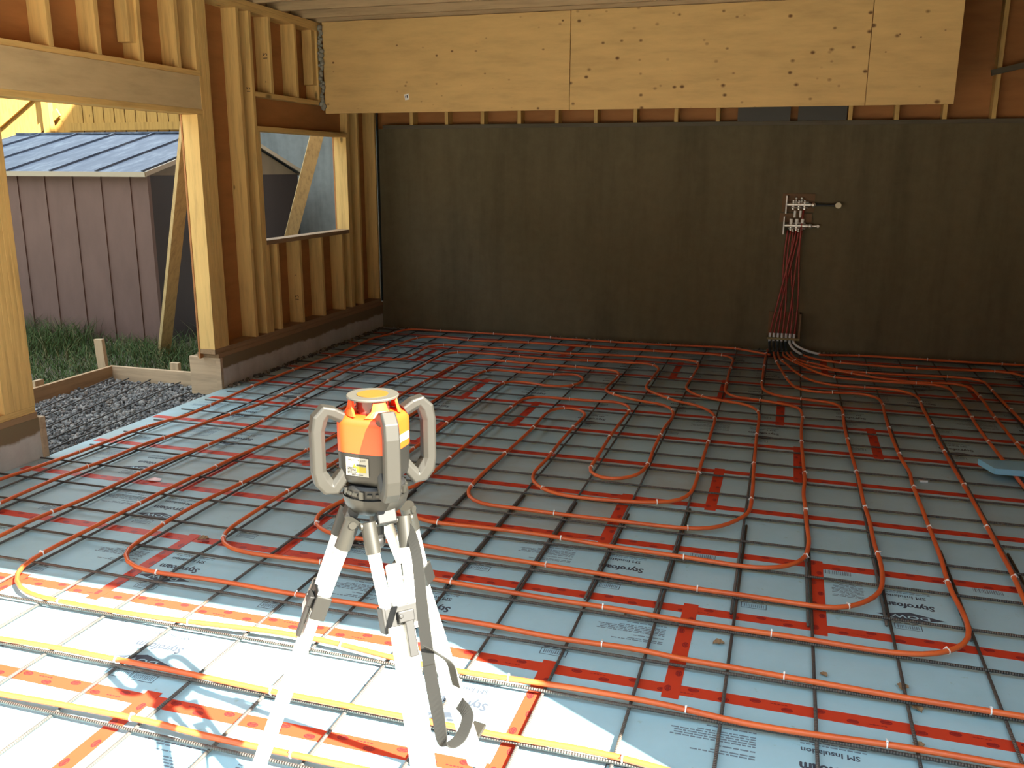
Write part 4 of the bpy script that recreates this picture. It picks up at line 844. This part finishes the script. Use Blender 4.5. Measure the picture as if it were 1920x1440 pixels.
loft([rsq(0.0655, LZ+0.0765), rsq(0.0655, LZ+0.136), rsq(0.0635, LZ+0.146), rsq(0.058, LZ+0.152), rsq(0.050, LZ+0.155)], 'upper_body', ORG1, las)
MB().lathe([(0.0005, LZ+0.1555), (0.036, LZ+0.1555), (0.036, LZ+0.186), (0.0005, LZ+0.186)], (AX.x, AX.y, 0), 28).build('rotor_window', GLASS, las, smooth='auto')
vane = MB()
for i in range(4):
    a = HA[0] + math.pi/2*i; vs = []
    K = 8
    for rr in (0.0, 0.006):
        for (r_, z_, hw) in ((0.062, LZ+0.1555, R(33)), (0.056, LZ+0.168, R(20)), (0.052, LZ+0.186, R(15))):
            for k in range(K+1):
                b_ = a - hw + 2*hw*k/K; vs.append(AX + Vector(((r_-rr)*math.cos(b_), (r_-rr)*math.sin(b_), z_)))
    n = K+1; fs = []
    for lay in (0, 1):
        o_ = lay*3*n
        for j in range(2):
            for k in range(K):
                f_ = (o_+j*n+k, o_+j*n+k+1, o_+(j+1)*n+k+1, o_+(j+1)*n+k); fs.append(f_ if lay == 0 else f_[::-1])
    for j in range(2):
        fs.append((j*n, (j+1)*n, 3*n+(j+1)*n, 3*n+j*n)); fs.append((j*n+K, 3*n+j*n+K, 3*n+(j+1)*n+K, (j+1)*n+K))
    vane.add(vs, fs)
vane.build('cage_vanes', ORG1, las)
disc = MB().lathe([(0.0005, LZ+0.1865), (0.050, LZ+0.1865), (0.0565, LZ+0.189), (0.0570, LZ+0.192), (0.0555, LZ+0.194), (0.0005, LZ+0.194)], (AX.x, AX.y, 0), 48).build('top_disc', LID, las, smooth='auto')
MB().lathe([(0.034, LZ+0.1941), (0.034, LZ+0.1950), (0.0005, LZ+0.1950)], (AX.x, AX.y, 0), 40).build('disc_pad', LIDY, disc, smooth='auto')
for i, a in enumerate(HA):
    u = Vector((math.cos(a), math.sin(a), 0)); w = Vector((-u.y, u.x, 0)); B = AX + Vector((0, 0, LZ))
    path = [(0.070, 0.150), (0.092, 0.163), (0.106, 0.167), (0.119, 0.152), (0.1250, 0.126), (0.1250, 0.036), (0.118, 0.014), (0.106, -0.002), (0.094, -0.005), (0.080, 0.012), (0.066, 0.030)]
    wid = [0.016, 0.0165, 0.0165, 0.017, 0.0175, 0.0175, 0.018, 0.018, 0.018, 0.017, 0.016]
    thk = [0.012, 0.013, 0.015, 0.017, 0.0150, 0.0150, 0.019, 0.018, 0.016, 0.014, 0.014]
    vs = []; n = 8
    for k, (r, z) in enumerate(path):
        r0, z0 = path[max(k-1, 0)]; r1, z1 = path[min(k+1, len(path)-1)]
        d = (u*(r1-r0) + Vector((0, 0, z1-z0))).normalized(); nn = w.cross(d)
        W_, T_ = wid[k], thk[k]
        for p, q_ in ((W_, T_*0.35), (W_*0.62, T_), (-W_*0.62, T_), (-W_, T_*0.35), (-W_, -T_*0.7), (-W_*0.8, -T_), (W_*0.8, -T_), (W_, -T_*0.7)):
            vs.append(B + u*r + Vector((0, 0, z)) + w*p + nn*q_)
    fs = [(k*n+j, k*n+(j+1) % n, (k+1)*n+(j+1) % n, (k+1)*n+j) for k in range(len(path)-1) for j in range(n)] + [tuple(range(n-1, -1, -1)), tuple(range((len(path)-1)*n, len(path)*n))]
    MB().add(vs, fs).build('handle', HAND, las, bevel=0.0015)
# label on the panel facing the camera
pa = R(-93); pu = Vector((math.cos(pa), math.sin(pa), 0)); pw = Vector((-pu.y, pu.x, 0)); PB = AX + pu*0.0652 - pw*0.006 + Vector((0, 0, LZ+0.047))
def panel(cx, cz, hx, hz, off, m, name, parent):
    return MB().obox(PB + pw*cx + Vector((0,0,cz)) + pu*off, pw, pu, (0,0,1), hx, 0.0003, hz).build(name, m, parent)
lab = panel(0.0, 0.0, 0.0275, 0.0205, 0.0006, mat('label_white', (0.26, 0.25, 0.21), 0.6), 'label', las)
panel(0.010, -0.005, 0.0115, 0.0065, 0.0013, mat('label_yellow', (0.26, 0.20, 0.006), 0.6), 'warning_panel', lab)
panel(0.010, 0.0045, 0.0115, 0.0017, 0.0013, BLKR, 'warning_bar', lab)
tri_ = MB(); c = PB + pw*-0.0065 + Vector((0,0,0.0025)) + pu*0.0013
tri_.add([c + pw*-0.005 + Vector((0,0,-0.004)), c + pw*0.005 + Vector((0,0,-0.004)), c + Vector((0,0,0.005))], [(0,1,2)]).build('warning_triangle', mat('label_yellow', (0.26, 0.20, 0.006), 0.6), lab)
T_L = text_data('HILTI   PR 2-HS', 0.0072)
MB().add([PB + pw*(v.x*0.88) + Vector((0,0,0.0152+v.y*0.8)) + pu*0.0013 for v in T_L[0]], T_L[1]).build('label_lettering', BLKR, lab)
sm = MB(); q = random.Random(8)
for r_ in range(5):
    x = -0.023
    while x < -0.004:
        d = q.uniform(0.0015, 0.004); sm.obox(PB + pw*(x+d/2) + Vector((0,0,-0.002-r_*0.0032)) + pu*0.0013, pw, pu, (0,0,1), d/2, 0.0002, 0.0008); x += d+0.0012
for j in range(9): sm.obox(PB + pw*(-0.012+j*0.003) + Vector((0,0,-0.0175)) + pu*0.0013, pw, pu, (0,0,1), 0.0011, 0.0002, 0.0009)
sm.build('label_small_print', BLKR, lab)
# white band on the right hand panel
pa2 = R(-3); pu2 = Vector((math.cos(pa2), math.sin(pa2), 0)); pw2 = Vector((-pu2.y, pu2.x, 0))
MB().obox(AX + pu2*0.0662 + Vector((0,0,LZ+0.100)), pw2, pu2, (0,0,1), 0.038, 0.0003, 0.008).build('white_band', mat('band_white', (0.85,0.85,0.8), 0.5), las)

# ------------------------------------------------------------------ unseen trees added to block low sky, behind the photographer and beyond the fence
TREE = mat('tree_green', (0.030, 0.050, 0.018), 0.9)
def tree(x, y, h, r, seed, label):
    q = random.Random(seed); mb = MB(); n, k = 20, 12; vs = []; fs = []
    for j in range(k+1):
        v = j/k
        for i in range(n):
            a = 2*math.pi*i/n; rr = r*(math.sin(math.pi*min(0.97, 0.04+v*0.93))**0.6)
            p = Vector((rr*math.cos(a), rr*math.sin(a), 0.8 + (h-0.8)*v))
            p += Vector((noise.noise(p*0.8 + Vector((seed,0,0))), noise.noise(p*0.8 + Vector((0,seed,0))), noise.noise(p*0.8 + Vector((0,0,seed)))*0.6))*0.7
            vs.append(Vector((x, y, -0.46)) + p)
    for j in range(k):
        for i in range(n): fs.append((j*n+i, j*n+(i+1) % n, (j+1)*n+(i+1) % n, (j+1)*n+i))
    fs += [tuple(range(n-1, -1, -1)), tuple(range(k*n, (k+1)*n))]
    t = thing('tree', (x, y, -0.46), label, 'tree', 'added trees that block the low sky')
    mb.add(vs, fs).build('crown', TREE, t, smooth=True)
    MB().cyl((x, y, -0.46), (x, y, 1.0), 0.22, 0.17, 10).build('trunk', DIRTM, t)
for i in range(10): tree(-31 + 7.6*i, -19 + rnd.uniform(-1, 1), rnd.uniform(11.0, 13.0), 3.6, i+1, 'dark green tree added to block low sky behind the camera, %s from the left' % ORD[i+1])

for i in range(4): tree(-18.5 + rnd.uniform(-0.6, 0.6), 0.5 + 7.6*i, rnd.uniform(8.5, 10), 3.4, 40+i, 'dark green tree added to block low sky beyond the fence, %s from the street' % ORD[i+1])

# ------------------------------------------------------------------ lumber marks written on the studs
MARK = mat('marker_black', (0.02, 0.018, 0.015), 0.8)
def stud_mark(label, body, x, z, size):
    st = next(o for o in bpy.data.objects if o.get('label') == label)
    td = text_data(body, size); y = ORG[st.name].y - ST/2 - 0.0016
    MB().add([Vector((x + v.y, y, z + v.x)) for v in td[0]], [f[::-1] for f in td[1]]).build('lumber_mark', MARK, st)
stud_mark('short stud below the window, third from the left', '12', -4.455, 0.575, 0.055)
stud_mark('short stud below the window, third from the left', '-', -4.455, 0.79, 0.06)
stud_mark('short stud below the window, first from the left', '12', -4.437, 0.97, 0.055)
stud_mark('short stud above the window header, first from the left', '12', -4.447, 2.72, 0.06)
stud_mark('short stud above the window header, first from the left', '-', -4.447, 2.51, 0.06)
stud_mark('full height king stud just left of the window', '12', -4.44, 2.42, 0.05)
